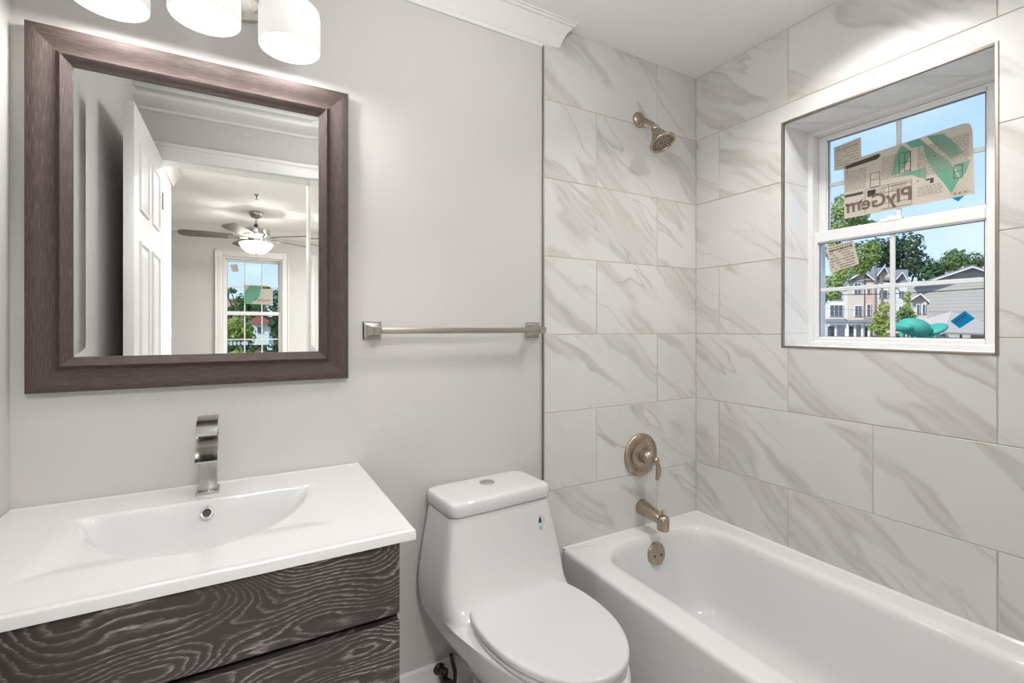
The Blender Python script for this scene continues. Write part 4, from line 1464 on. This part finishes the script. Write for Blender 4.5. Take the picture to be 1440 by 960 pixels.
# ------------------------------------------------------------------ water supply stop beside the toilet
sv2 = thing('water_supply_valve', 'small dark bronze supply valve with curved hose on wall behind toilet', 'valve', (0.590, PB - 0.014, 0.12))
bm = NB(); lathe(bm, [(0.020, 0), (0.019, 0.004), (0.012, 0.008), (0.009, 0.008), (0.009, 0.045), (0, 0.045)], (0.576, PB - 0.014, 0.115), (0, -1, 0), 24)
obj('wall_flange', bm, M_oldbronze, sv2, smooth=50)
bm = NB()
lathe(bm, [(0.010, -0.022), (0.013, -0.018), (0.013, -0.008), (0.011, -0.006), (0.011, 0.012), (0.013, 0.014), (0.013, 0.026), (0.009, 0.03), (0, 0.03)], (0.576, PB - 0.062, 0.115), (0, 0, 1), 20)
lathe(bm, [(0.0, -0.016), (0.012, -0.014), (0.013, 0.0), (0.012, 0.012), (0, 0.014)], (0.576, PB - 0.062, 0.112), (0, -1, 0), 20)
obj('valve_body', bm, M_oldbronze, sv2, smooth=50)
bm = NB(); lathe(bm, [(0.004, 0.012), (0.004, 0.022), (0.017, 0.024), (0.019, 0.029), (0.017, 0.034), (0, 0.035)], (0.576, PB - 0.062, 0.112), (0, -1, 0), 20)
obj('handle', bm, M_oldbronze, sv2, smooth=50)
bm = NB()
tube(bm, smoothcurve([(0.576, PB - 0.062, 0.095), (0.583, PB - 0.062, 0.078), (0.597, PB - 0.063, 0.070), (0.610, PB - 0.064, 0.086), (0.6135, PB - 0.064, 0.120), (0.606, PB - 0.063, 0.155), (0.600, PB - 0.062, 0.185)], 8), 0.0065, 12)
obj('hose', bm, M_oldbronze, sv2, smooth=60)

# ------------------------------------------------------------------ bathroom door (open, seen in the mirror)
LX0, LX1, LY0, LY1 = -0.400, -0.366, YD1 + 0.022, 0.752
bm = NB(); box(bm, LX0, LX1, LY0, LY1, 0.012, 2.138, 0.0015)
door = struct('door_1', bm, M_trim)
dm = LY1 - LY0
for (a, b) in ((0.105, dm / 2 - 0.045), (dm / 2 + 0.045, dm - 0.105)):
    for (c, d) in ((0.22, 0.80), (0.97, 1.62), (1.74, 2.02)):
        for xf, sg in ((LX1, 1), (LX0, -1)):
            bm = NB()
            y0_, y1_ = LY0 + a, LY0 + b
            rg = []
            for ins, hh in ((0.0, 0.0), (0.004, 0.007), (0.012, 0.008), (0.020, 0.001), (0.030, 0.001), (0.052, 0.006)):
                rg.append([Vector((xf + sg * hh, y, z)) for y, z in ((y0_ + ins, c + ins), (y1_ - ins, c + ins), (y1_ - ins, d - ins), (y0_ + ins, d - ins))])
            loft(bm, rg, cap0=False)
            obj('raised_panel', bm, M_trim, door, smooth=0)
bm = NB()
lathe(bm, [(0.030, 0), (0.029, 0.006), (0.012, 0.010), (0.010, 0.030), (0.022, 0.036), (0.027, 0.046), (0.026, 0.058), (0.016, 0.065), (0, 0.066)], (LX1, LY1 - 0.065, 0.93), (1, 0, 0), 28)
obj('door_knob', bm, M_nickel, door, smooth=50)
bm = NB()
for z in (0.25, 1.07, 1.92):
    lathe(bm, [(0.006, -0.045), (0.006, 0.045)], (LX1 + 0.004, LY0 - 0.006, z), (0, 0, 1), 12)
obj('hinge', bm, M_nickel, door)

# ------------------------------------------------------------------ light switches in the hall
def switch(z, label):
    t = thing('light_switch', label, 'light switch', (XL, -1.215, z), 0, None)
    bm = NB(); box(bm, XL, XL + 0.006, -1.252, -1.178, z - 0.059, z + 0.059, 0.002)
    obj('cover_plate', bm, M_vinyl, t)
    bm = NB(); box(bm, XL + 0.006, XL + 0.011, -1.231, -1.199, z - 0.033, z + 0.033, 0.002)
    obj('rocker', bm, M_vinyl, t)


switch(1.235, 'white light switch high on hall wall corner in the mirror')
switch(1.045, 'white wall plate below the light switch in the mirror')

# ------------------------------------------------------------------ ceiling fan
FX, FY = 0.112, -2.46
fan = thing('ceiling_fan', 'nickel ceiling fan with lit bowl globe hanging in the bedroom', 'ceiling fan', (FX, FY, ZC))
bm = NB(); lathe(bm, [(0.0, 0), (0.066, 0.0), (0.066, -0.012), (0.060, -0.035), (0.042, -0.055), (0.018, -0.064), (0, -0.064)], (FX, FY, ZC), (0, 0, 1), 32)
obj('canopy', bm, M_steel, fan, smooth=50)
bm = NB(); lathe(bm, [(0.013, -0.055), (0.013, -0.12), (0.02, -0.125), (0.034, -0.15), (0.045, -0.155)], (FX, FY, ZC), (0, 0, 1), 20)
obj('downrod', bm, M_steel, fan, smooth=50)
bm = NB(); lathe(bm, [(0, -0.145), (0.05, -0.150), (0.085, -0.160), (0.125, -0.175), (0.128, -0.205), (0.122, -0.235), (0.09, -0.25), (0.075, -0.27), (0.075, -0.30), (0.06, -0.31), (0.0, -0.31)], (FX, FY, ZC), (0, 0, 1), 40)
obj('motor_housing', bm, M_steel, fan, smooth=40)
BZ = ZC - 0.262
for k in range(5):
    a = radians(183 + 72 * k)
    dx = Vector((cos(a), sin(a), 0)); dy = Vector((-sin(a), cos(a), 0))
    tl = radians(-14)
    wv = dy * cos(tl) + Vector((0, 0, sin(tl)))
    nv = dx.cross(wv)
    bm = NB()
    outl = [(0.20, -0.052), (0.30, -0.062), (0.55, -0.070), (0.62, -0.066), (0.655, -0.045), (0.665, 0.0), (0.655, 0.045), (0.62, 0.066), (0.55, 0.070), (0.30, 0.062), (0.20, 0.052)]
    c0 = Vector((FX, FY, BZ))
    prism(bm, [c0 + dx * r + wv * w for r, w in outl], nv * 0.006)
    bl = obj('blade', bm, M_blade, fan, smooth=20)
    bm = NB()
    for (r0, r1, w) in ((0.07, 0.16, 0.014), (0.15, 0.25, 0.034)):
        prism(bm, [c0 - nv * 0.007 + dx * r + wv * q for r, q in ((r0, -w), (r1, -w), (r1, w), (r0, w))], nv * 0.006)
    obj('blade_bracket', bm, M_steel, bl, smooth=20)
bm = NB(); lathe(bm, [(0.09, -0.305), (0.13, -0.308), (0.155, -0.318), (0.150, -0.335), (0.128, -0.37), (0.095, -0.40), (0.055, -0.418), (0.0, -0.424)], (FX, FY, ZC), (0, 0, 1), 40, False)
gb = obj('globe', bm, M_globe, fan, smooth=60)
bm = NB(); lathe(bm, [(0.016, -0.420), (0.014, -0.430), (0.006, -0.436), (0.007, -0.444), (0, -0.450)], (FX, FY, ZC), (0, 0, 1), 16)
obj('finial', bm, M_steel, gb, smooth=50)
ld = bpy.data.lights.new('fan_lamp', 'POINT'); ld.energy = W_FAN; ld.shadow_soft_size = 0.05; ld.color = (1, 0.96, 0.91)
lo = bpy.data.objects.new('fan_lamp', ld); lo.location = (FX, FY, ZC - 0.345); COL.objects.link(lo)

spk = thing('sprinkler_head', 'small fire sprinkler head on the bedroom ceiling in the mirror', 'sprinkler', (0.10, -1.72, ZC))
bm = NB(); lathe(bm, [(0.022, 0), (0.020, -0.006), (0.007, -0.008), (0.006, -0.028), (0.0, -0.028)], (0.10, -1.72, ZC), (0, 0, 1), 20)
obj('stem', bm, M_oldbronze, spk)
bm = NB(); lathe(bm, [(0.003, -0.028), (0.003, -0.040), (0.016, -0.041), (0.016, -0.043), (0, -0.043)], (0.10, -1.72, ZC), (0, 0, 1), 16)
obj('deflector', bm, M_oldbronze, spk)

# ------------------------------------------------------------------ outdoors
M_ground = mat('street_asphalt', (0.22, 0.22, 0.21), 0.9, var=0.2, vscale=0.3)
M_lawn = mat('lawn_grass', (0.16, 0.26, 0.05), 0.9, var=0.35, vscale=0.8)
M_leafdark = leafmat('leaf_dark', (0.05, 0.10, 0.05), (0.13, 0.21, 0.10))
M_leafmid = leafmat('leaf_mid', (0.09, 0.17, 0.06), (0.24, 0.34, 0.13))
M_leafbright = leafmat('leaf_bright', (0.17, 0.26, 0.06), (0.45, 0.54, 0.17))
M_leafyellow = leafmat('leaf_yellow', (0.25, 0.33, 0.07), (0.55, 0.60, 0.18))
M_bark = mat('bark', (0.14, 0.11, 0.09), 0.9, var=0.3, vscale=20)
M_slate = mat('slate_roof', (0.27, 0.265, 0.265), 0.85, var=0.15, vscale=3)
M_canopy = mat('tan_canvas', (0.60, 0.49, 0.375), 0.85, var=0.04, vscale=2)
M_teal = mat('teal_plastic', (0.07, 0.40, 0.29), 0.65, var=0.08, vscale=3)
M_winglass = mat('house_window_glass', (0.10, 0.115, 0.14), 0.08, var=0.2, vscale=1)
M_housewhite = mat('house_white_trim', (0.82, 0.82, 0.80), 0.6, var=0.04)
M_wood = mat('weathered_pole', (0.24, 0.21, 0.19), 0.9, var=0.25, vscale=8)
M_wire = mat('wire_black', (0.03, 0.03, 0.03), 0.6, var=0.1)
M_redroof = mat('red_roof', (0.42, 0.13, 0.10), 0.8, var=0.15)
M_peach = mat('peach_wall', (0.60, 0.42, 0.31), 0.8, var=0.1)


def siding(name, c1, c2, pitch):
    m = mat(name, c1, 0.8)
    n, l = m.node_tree.nodes, m.node_tree.links
    tc = n.new('ShaderNodeTexCoord'); sp_ = n.new('ShaderNodeSeparateXYZ')
    l.new(tc.outputs['Object'], sp_.inputs[0])
    mu = n.new('ShaderNodeMath'); mu.operation = 'MULTIPLY'; mu.inputs[1].default_value = 1 / pitch
    l.new(sp_.outputs['Z'], mu.inputs[0])
    fr_ = n.new('ShaderNodeMath'); fr_.operation = 'FRACT'; l.new(mu.outputs[0], fr_.inputs[0])
    r = ramp(m, [(0.0, c2), (0.14, c2), (0.2, c1), (1.0, c1)])
    l.new(fr_.outputs[0], r.inputs[0]); l.new(r.outputs[0], n['Principled BSDF'].inputs['Base Color'])
    return m


M_sidgrey = siding('grey_siding', (0.46, 0.43, 0.385), (0.36, 0.335, 0.30), 0.3)
M_sidwhite = siding('white_siding', (0.66, 0.655, 0.645), (0.54, 0.535, 0.53), 0.3)
M_sidbeige = siding('beige_siding', (0.60, 0.52, 0.44), (0.50, 0.43, 0.36), 0.3)
M_brick = siding('brick_front', (0.58, 0.42, 0.34), (0.46, 0.35, 0.29), 0.14)

bm = NB(); box(bm, -160, 260, -160, 260, GROUND - 0.3, GROUND)
struct('ground', bm, M_ground, smooth=0)


FACE = (DV + RV * ((1275 - 720) / FPX)).normalized()     # the street runs square to this direction
FK = sqrt(1 + ((1275 - 720) / FPX) ** 2)


def atf(u, v, d):
    """point of photo coordinates u, v on the plane square to FACE, d as depth along the view at u = 1275"""
    r = DV + RV * ((u - 720) / FPX) + Vector((0, 0, -(v - CYP) / FPX))
    return r * (d * FK / (r.x * FACE.x + r.y * FACE.y)) + Vector((0, 0, EYE))


def slab(bm, px, d, thick, mirrored=False, mi=0):
    """outline px (photo coordinates) at depth d, given a real thickness running away from the viewer"""
    if mirrored:
        prism(bm, [at(u, w, d, True) for u, w in px], Vector((DV.x * thick, -DV.y * thick, 0)), mi)
    else:
        prism(bm, [atf(u, w, d) for u, w in px], FACE * thick, mi)


def pxbox(bm, u0, u1, v0, v1, d, thick, mirrored=False):
    slab(bm, [(u0, v0), (u1, v0), (u1, v1), (u0, v1)], d, thick, mirrored)


def foliage(bm, blobs, leaf, density, rnd_):
    """leaf quads scattered through ellipsoid shells; blobs = [(centre, radius)...]"""
    for c, r in blobs:
        nl = int(5.5 * density * (r / leaf) ** 2)
        for _ in range(nl):
            while True:
                q = Vector((rnd_.uniform(-1, 1), rnd_.uniform(-1, 1), rnd_.uniform(-1, 1)))
                if 0.1 < q.length < 1:
                    break
            q = q.normalized() * (q.length ** 0.5) * (0.75 + 0.35 * rnd_.random())
            p = c + q * r
            nrm = (q.normalized() + Vector((rnd_.uniform(-1, 1), rnd_.uniform(-1, 1), rnd_.uniform(-0.4, 1.2))) * 0.8).normalized()
            x, y, z = frame_of(nrm)
            a = rnd_.uniform(0, 2 * pi)
            x, y = x * cos(a) + y * sin(a), y * cos(a) - x * sin(a)
            s = leaf * rnd_.uniform(0.6, 1.3)
            vs = [bm.verts.new(p + v) for v in (x * s * 0.5, y * s * 0.3 + nrm * s * 0.06, -x * s * 0.5, -y * s * 0.3 + nrm * s * 0.06)]
            bm.faces.new(vs)


def tree(name, label, cat, px_blobs, d, leaf, dens, m, trunk_px, seed, mirrored=False, group=None, trunk_r=0.2, spread=0.6, fork=None):
    rnd_ = random.Random(seed)
    base = at(trunk_px[0], trunk_px[1], d, mirrored)
    base.z = GROUND
    t = thing(name, label, cat, base, 0, group)
    bl = []
    for (u, v, r) in px_blobs:
        R0 = r / FPX * d
        c = at(u, v, d, mirrored) + DV * rnd_.uniform(-spread, spread) * R0
        bl.append((c, R0))
    bm = NB(); foliage(bm, bl, leaf, dens, rnd_)
    obj('crown', bm, m, t, smooth='keep')
    bm = NB()
    top = sum((c for c, r in bl), Vector()) / len(bl) if not fork else at(fork[0], fork[1], d, mirrored)
    knee = base.lerp(top, 0.55) if not fork else top
    tube(bm, smoothcurve([base, base.lerp(top, 0.5) + Vector((0.1, 0, 0)), top], 4), [trunk_r * (1 - 0.6 * i / 8) for i in range(9)], 10)
    for c, r in bl[:6]:
        tube(bm, [knee, knee.lerp(c, 0.6) + Vector((0, 0, 0.1 * r)), c], [trunk_r * 0.4, trunk_r * 0.25, trunk_r * 0.1], 6)
    obj('trunk', bm, M_bark, t, smooth=60)
    return t


# --- townhouse row
DT = 52


def house_window(parent, u0, u1, v0, v1, d, cols=1):
    bm = NB(); pxbox(bm, u0 - 0.8, u1 + 0.8, v0 - 0.8, v1 + 0.8, d - 0.12, 0.2)
    w = obj('window', bm, M_housewhite, parent, smooth=0)
    bm = NB()
    wd = (u1 - u0) / cols
    vm = (v0 + v1) / 2
    for k in range(cols):
        for (a, b) in ((v0, vm - 0.3), (vm + 0.3, v1)):
            pxbox(bm, u0 + k * wd + 0.5, u0 + (k + 1) * wd - 0.5, a, b, d - 0.18, 0.1)
    obj('pane', bm, M_winglass, w, smooth=0)


def townhouse(label, wall_px, mwall, gable, wins, porch, d):
    u0, u1, v0, v1 = wall_px
    b = at((u0 + u1) / 2, v1, d); b.z = GROUND
    t = thing('townhouse', label, 'house', b, 0, 'row of townhouses')
    bm = NB()
    lowv = CYP + (EYE - GROUND) / d * FPX
    if gable:
        ga, gl_, gr = gable
        slab(bm, [(u0, lowv), (u1, lowv), (u1, v0), (gr[0] - 1, gr[1]), ga, (gl_[0] + 1, gl_[1]), (u0, v0)], d, 9)
    else:
        pxbox(bm, u0, u1, v0, lowv, d, 9)
    obj('wall', bm, mwall, t, smooth=0)
    bm = NB()
    if gable:
        ga, gl_, gr = gable
        for a, c in ((gl_, ga), (gr, ga)):
            slab(bm, [a, c, (c[0], c[1] - 2.0), (a[0], a[1] - 2.0)], d - 0.5, 10)
    else:
        slab(bm, [(u0, v0), (u1, v0), (u1, v0 - 2), (u0, v0 - 2)], d - 0.4, 9.4)
    vs_ = [atf(u0, v0, d - 0.2), atf(u1, v0, d - 0.2), atf(u1, v0 - 15, d + 4), atf(u0, v0 - 15, d + 4)]
    prism(bm, vs_, (0, 0, -0.25))
    obj('roof', bm, M_slate, t, smooth=0)
    if gable:
        bm = NB()
        for a, c in ((gl_, ga), (gr, ga)):
            slab(bm, [(a[0], a[1] + 1.6), (c[0], c[1] + 1.6), c, a], d - 0.55, 0.2)
        obj('gable_trim', bm, M_housewhite, t, smooth=0)
    for w in wins:
        house_window(t, *w[:4], d, w[4] if len(w) > 4 else 1)
    if porch:
        p0, p1, pt, pb = porch
        bm = NB()
        slab(bm, [(p0 - 1, pb), (p1 + 1, pb), (p1 - 3, pt), (p0 + 2, pt)], d - 1.9, 1.9)
        obj('porch_roof', bm, M_slate, t, smooth=0)
        bm = NB(); pxbox(bm, p0, p1, pb, pb + 3, d - 1.7, 1.7)
        obj('porch_beam', bm, M_housewhite, t, smooth=0)
        for q in (p0 + 1.2, (p0 + p1) / 2, p1 - 1.2):
            bm = NB()
            a = atf(q, pb + 3, d - 1.15); lathe(bm, [(0.13, GROUND - a.z), (0.13, 0)], a, (0, 0, 1), 12)
            obj('porch_column', bm, M_housewhite, t)
        bm = NB(); pxbox(bm, p0 + 4, p0 + 8, pb + 6, pb + 32, d - 0.15, 0.2)
        obj('front_door', bm, M_winglass, t, smooth=0)


townhouse('white-sided townhouse at the left end of the row, partly behind leaves', (1150, 1192, 404, 476), M_sidwhite, None,
          [(1167, 1185, 429, 444, 3), (1166, 1184, 410, 421, 2), (1166, 1173, 459, 473, 1)], (1160, 1191, 448, 453), DT + 0.6)
townhouse('beige townhouse with a pointed gable next to the brick-fronted one', (1192, 1215, 393, 476), M_sidbeige, ((1214, 381), (1190, 395), (1217, 384)),
          [(1202, 1212, 430, 444, 2), (1201, 1211, 398, 412, 2)], (1191, 1214, 450, 453), DT)
townhouse('narrow brick-fronted townhouse in the middle of the row', (1215, 1230, 391, 476), M_brick, ((1216, 382), (1213, 384), (1231, 394)),
          [(1219, 1224, 428, 443, 1), (1219, 1224, 400, 412, 1)], (1213, 1231, 447, 453), DT + 0.2)
townhouse('tan townhouse with steep dark roof behind the utility pole', (1230, 1256, 391, 476), M_sidbeige, ((1244, 374), (1228, 393), (1258, 399)),
          [(1236, 1248, 408, 418, 2), (1236, 1248, 430, 442, 2)], None, DT + 0.4)
townhouse('white townhouse with pointed gable at the right end of the row', (1256, 1277, 394, 476), M_sidwhite, ((1269, 382), (1255, 398), (1280, 398)),
          [(1264, 1271, 409, 417, 2), (1264, 1271, 431, 440, 2)], None, DT + 0.8)

# --- long grey house with a broad gable
b = at(1340, 470, 44); b.z = GROUND
gh = thing('grey_house', 'large grey-sided house with a broad low gable right of the townhouses', 'house', b)
bm = NB(); slab(bm, [(1276, 530), (1440, 530), (1440, 398), (1368, 374), (1296, 399), (1276, 403)], 44, 10)
obj('wall', bm, M_sidgrey, gh, smooth=0)
bm = NB()
slab(bm, [(1284, 402.5), (1368, 374.5), (1368, 372.3), (1284, 400.5)], 43.4, 11)
slab(bm, [(1446, 400.5), (1368, 374.5), (1368, 372.3), (1446, 398.3)], 43.4, 11)
obj('roof', bm, M_slate, gh, smooth=0)
bm = NB(); slab(bm, [(1284, 404), (1368, 376), (1368, 374.5), (1284, 402.5)], 43.3, 0.2); slab(bm, [(1446, 402), (1368, 376), (1368, 374.5), (1446, 400.5)], 43.3, 0.2)
obj('gable_trim', bm, M_housewhite, gh, smooth=0)
b = at(1295, 470, 38); b.z = GROUND
dh = thing('gabled_house', 'small white gabled house front before the large grey house', 'house', b)
bm = NB(); slab(bm, [(1284, 540), (1304, 540), (1304, 422), (1295, 415), (1284, 420)], 38, 5)
obj('wall', bm, M_sidbeige, dh, smooth=0)
bm = NB(); slab(bm, [(1280, 423), (1294.7, 414), (1294.7, 412), (1280, 421)], 37.5, 5.5); slab(bm, [(1308, 426), (1294.7, 414), (1294.7, 412), (1308, 424)], 37.5, 5.5)
obj('roof', bm, M_housewhite, dh, smooth=0)
house_window(dh, 1289, 1293, 428, 440, 38); house_window(dh, 1297, 1301, 428, 440, 38)

# --- canvas shade canopy
DC = 22
b = at(1330, 470, DC); b.z = GROUND
ca = thing('shade_canopy', 'tan peaked canvas shade canopy at lower right of the window', 'canopy', b)
apex = at(1338, 437.5, DC)
rim = [at(1246, 465.5, DC - 0.2), at(1326, 467.0, DC - 2.6), at(1440, 470.5, DC - 0.8), at(1352, 462.5, DC + 2.4)]
bm = NB()
va = bm.verts.new(apex); vb = [bm.verts.new(p) for p in rim]
lo2 = [bm.verts.new(p - Vector((0, 0, 0.07))) for p in rim]; vc2 = bm.verts.new(apex - Vector((0, 0, 0.05)))
for k in range(4):
    j = (k + 1) % 4
    bm.faces.new((va, vb[k], vb[j])); bm.faces.new((vb[k], lo2[k], lo2[j], vb[j])); bm.faces.new((vc2, lo2[j], lo2[k]))
obj('canvas', bm, M_canopy, ca, smooth=0)
for p in rim:
    bm = NB(); q = p.lerp(apex, 0.06)
    lathe(bm, [(0.05, GROUND - q.z), (0.05, -0.05)], q, (0, 0, 1), 12)
    obj('post', bm, M_wood, ca)

# --- teal playground structure
DP = 16
b = at(1290, 470, DP); b.z = GROUND
pg = thing('playground_structure', 'teal leaf-shaped playground structure in front of the tan canopy', 'play structure', b)


def leafshape(c, rx, rz, tilt, ry=0.5):
    t = bmesh.new()
    bmesh.ops.create_uvsphere(t, u_segments=28, v_segments=16, radius=1)
    M = Matrix.Translation(c) @ Matrix(((RV.x, DV.x, 0, 0), (RV.y, DV.y, 0, 0), (0, 0, 1, 0), (0, 0, 0, 1))) @ Matrix.Rotation(tilt, 4, 'Y') @ Matrix.Diagonal((rx, ry, rz, 1))
    bmesh.ops.transform(t, matrix=M, verts=t.verts)
    for v in t.verts:
        pass
    return t


k_ = DP / FPX
for (u, v, ru, rv, tl) in ((1286, 460, 19.5, 12.5, 0.32), (1313, 463, 15, 6.0, -0.5), (1267, 460, 8, 6, 0.6)):
    obj('leaf_panel', leafshape(at(u, v, DP), ru * k_, rv * k_, tl, 0.42), M_teal, pg, smooth=60)
for u in (1283, 1310, 1268):
    bm = NB(); a = at(u, 464, DP); lathe(bm, [(0.06, GROUND - a.z), (0.06, 0)], a, (0, 0, 1), 14)
    obj('post', bm, M_teal, pg)
bm = NB(); pxbox(bm, 1288, 1316, 472, 486, DP + 0.2, 0.08)
obj('guard_panel', bm, M_teal, pg, smooth=0)

# --- utility poles and wires
poles = []
for label, u, v, d, r in (('grey utility pole at the right edge of the window view', 1386.5, 353, 36, 0.085), ('pale utility pole before the beige townhouses', 1231.5, 330, 40, 0.085),
                          ('dark leaning wooden pole beside the pale utility pole', 1239.5, 388, 30, 0.09)):
    a = at(u, v, d); b = Vector((a.x, a.y, GROUND))
    t = thing('utility_pole', label, 'pole', b)
    bm = NB(); tube(bm, [b + (RV * 0.25 if 'leaning' in label else Vector()), a], [r * 1.15, r * 0.8], 12)
    obj('shaft', bm, M_wood, t, smooth=60)
    if 'leaning' not in label:
        bm = NB(); boxm(bm, Matrix.Translation(a - Vector((0, 0, 0.5))) @ Matrix.Rotation(YAW - pi / 2 + 0.5, 4, 'Z'), 1.3, 0.1, 0.1)
        obj('crossarm', bm, M_wood, t)
for label, p, q, r in (('highest overhead wire by the right-hand pole', at(1372, 357, 36), at(1460, 352, 36), 0.014), ('overhead wire crossing the trees above the grey gable', at(1231.5, 392, 40), at(1450, 387, 36), 0.014),
                       ('thick overhead cable across the grey siding', at(1150, 414, 40), at(1450, 399, 36), 0.035), ('lowest thin wire in front of the grey siding', at(1140, 432, 40), at(1450, 436, 36), 0.012)):
    bm = NB()
    tube(bm, [p.lerp(q, i / 10) - Vector((0, 0, 0.25 * (1 - (2 * i / 10 - 1) ** 2))) for i in range(11)], r, 6)
    o = obj('overhead_wire', bm, M_wire, None, smooth=60, origin=p)
    tag(o, label, 'wire')

# --- trees and shrubs by the street
tree('street_tree', 'bright green near tree with leaves down the left panes', 'tree',
     [(1186, 292, 20), (1205, 306, 15), (1172, 322, 20), (1222, 318, 10), (1176, 352, 14), (1208, 360, 20), (1224, 348, 9), (1190, 382, 14), (1172, 396, 12), (1208, 378, 10), (1160, 418, 10), (1172, 414, 9), (1218, 372, 10)], 13, 0.10, 7.5, M_leafbright, (1085, 470), 3, trunk_r=0.06, fork=(1100, 345))
tree('street_tree', 'tall dark tree rising behind the townhouse roofs', 'tree',
     [(1240, 352, 18), (1262, 350, 17), (1282, 345, 20), (1255, 372, 16), (1278, 372, 19), (1300, 366, 15), (1296, 385, 15), (1316, 382, 12), (1228, 365, 12)], 62, 0.55, 7, M_leafdark, (1270, 470), 5, trunk_r=0.4)
tree('street_tree', 'rounded mid-green tree behind the grey house gable', 'tree',
     [(1334, 368, 15), (1350, 362, 14), (1364, 366, 11), (1322, 376, 11), (1345, 378, 16), (1372, 374, 8)], 66, 0.5, 7, M_leafmid, (1345, 470), 8, trunk_r=0.35)
tree('young_tree', 'slender yellow-green young tree before the tan townhouse', 'tree',
     [(1242, 432, 8), (1240, 446, 10), (1248, 455, 11), (1238, 460, 11), (1246, 470, 12)], 26, 0.16, 7, M_leafyellow, (1243, 480), 13, trunk_r=0.05)
tree('young_tree', 'thin upright yellow-green sapling beside the white gable', 'tree',
     [(1277, 413, 4), (1277, 421, 5), (1278, 430, 5), (1276, 438, 6)], 30, 0.16, 7, M_leafyellow, (1277, 480), 17, trunk_r=0.04)
tree('round_shrub', 'dark green shrub behind the teal playground structure', 'shrub',
     [(1272, 440, 8), (1281, 444, 9), (1264, 452, 9)], 28, 0.17, 7, M_leafmid, (1274, 480), 19, trunk_r=0.05)
tree('round_shrub', 'low dark shrub at the foot of the townhouse porches', 'shrub',
     [(1240, 474, 7), (1255, 472, 8), (1228, 477, 6), (1262, 474, 7)], 34, 0.17, 7, M_leafdark, (1245, 484), 21, trunk_r=0.04)
b = at(1376, 474, 24); b.z = GROUND
bw_ = thing('brick_wall', 'low brick wall at the bottom right corner of the window view', 'wall', b)
bm = NB(); slab(bm, [(1366, 560), (1410, 560), (1410, 469), (1366, 470)], 24, 0.4)
obj('brickwork', bm, M_brick, bw_, smooth=0)
bm = NB(); slab(bm, [(1365, 470), (1411, 469), (1411, 467.5), (1365, 468.5)], 23.95, 0.5)
obj('coping', bm, M_housewhite, bw_, smooth=0)

# --- view from the bedroom window (seen through the mirror)
bm = NB(); box(bm, -60, 60, -90, BY - 6, GROUND, GROUND + 0.03)
lawn = struct('ground_lawn', bm, M_lawn, smooth=0)
MR = True
tree('garden_hedge', 'large clipped yellow-green hedge outside the bedroom window', 'hedge',
     [(322, 462, 14), (336, 458, 14), (348, 464, 11), (326, 474, 14), (342, 474, 13), (355, 474, 8)], 20, 0.22, 6, M_leafyellow, (336, 480), 31, MR, trunk_r=0.08)
tree('garden_tree', 'dark green tree at right outside the bedroom window', 'tree',
     [(384, 420, 13), (392, 440, 13), (386, 458, 10), (394, 470, 12), (376, 440, 9), (396, 412, 10)], 26, 0.3, 6, M_leafdark, (390, 480), 33, MR, trunk_r=0.15)
tree('garden_tree', 'pale green distant tree line left outside the bedroom window', 'tree',
     [(317, 411, 7), (324, 409, 5), (338, 420, 7), (318, 440, 9), (328, 437, 8), (338, 434, 9), (346, 426, 9), (350, 440, 10), (360, 428, 10), (370, 420, 9), (366, 442, 9), (378, 412, 8)], 43, 0.42, 7, M_leafmid, (345, 470), 35, MR, trunk_r=0.3)
b = at(328, 440, 48, MR); b.z = GROUND
ph = thing('distant_house', 'peach house far off in the bedroom window view', 'house', b)
bm = NB(); pxbox(bm, 318, 332, 420, 470, 48, 6, MR)
obj('wall', bm, M_peach, ph, smooth=0)
bm = NB(); pxbox(bm, 317, 334, 418, 420.5, 47.6, 7, MR)
obj('roof', bm, M_housewhite, ph, smooth=0)
b = at(364, 470, 40, MR); b.z = GROUND
rh = thing('distant_house', 'white house with a red roof in the bedroom window view', 'house', b)
bm = NB(); pxbox(bm, 356, 378, 455, 520, 40, 6, MR)
obj('wall', bm, M_housewhite, rh, smooth=0)
bm = NB(); slab(bm, [(352, 456), (381, 456), (374, 445), (359, 445)], 39.6, 7, MR)
obj('roof', bm, M_redroof, rh, smooth=0)
bm = NB(); pxbox(bm, 362, 368, 460, 468, 39.9, 0.2, MR)
obj('window', bm, M_winglass, rh, smooth=0)
b = at(335, 490, 17, MR); b.z = GROUND
fe = thing('garden_fence', 'white picket fence on the lawn outside the bedroom window', 'fence', b)
for v in (482, 489):
    bm = NB(); pxbox(bm, 300, 348, v, v + 1.2, 17, 0.06, MR)
    obj('rail', bm, M_housewhite, fe, smooth=0)
for k in range(9):
    bm = NB(); pxbox(bm, 301 + k * 5.6, 303 + k * 5.6, 480, 560, 16.95, 0.04, MR)
    obj('picket', bm, M_housewhite, fe, smooth=0)
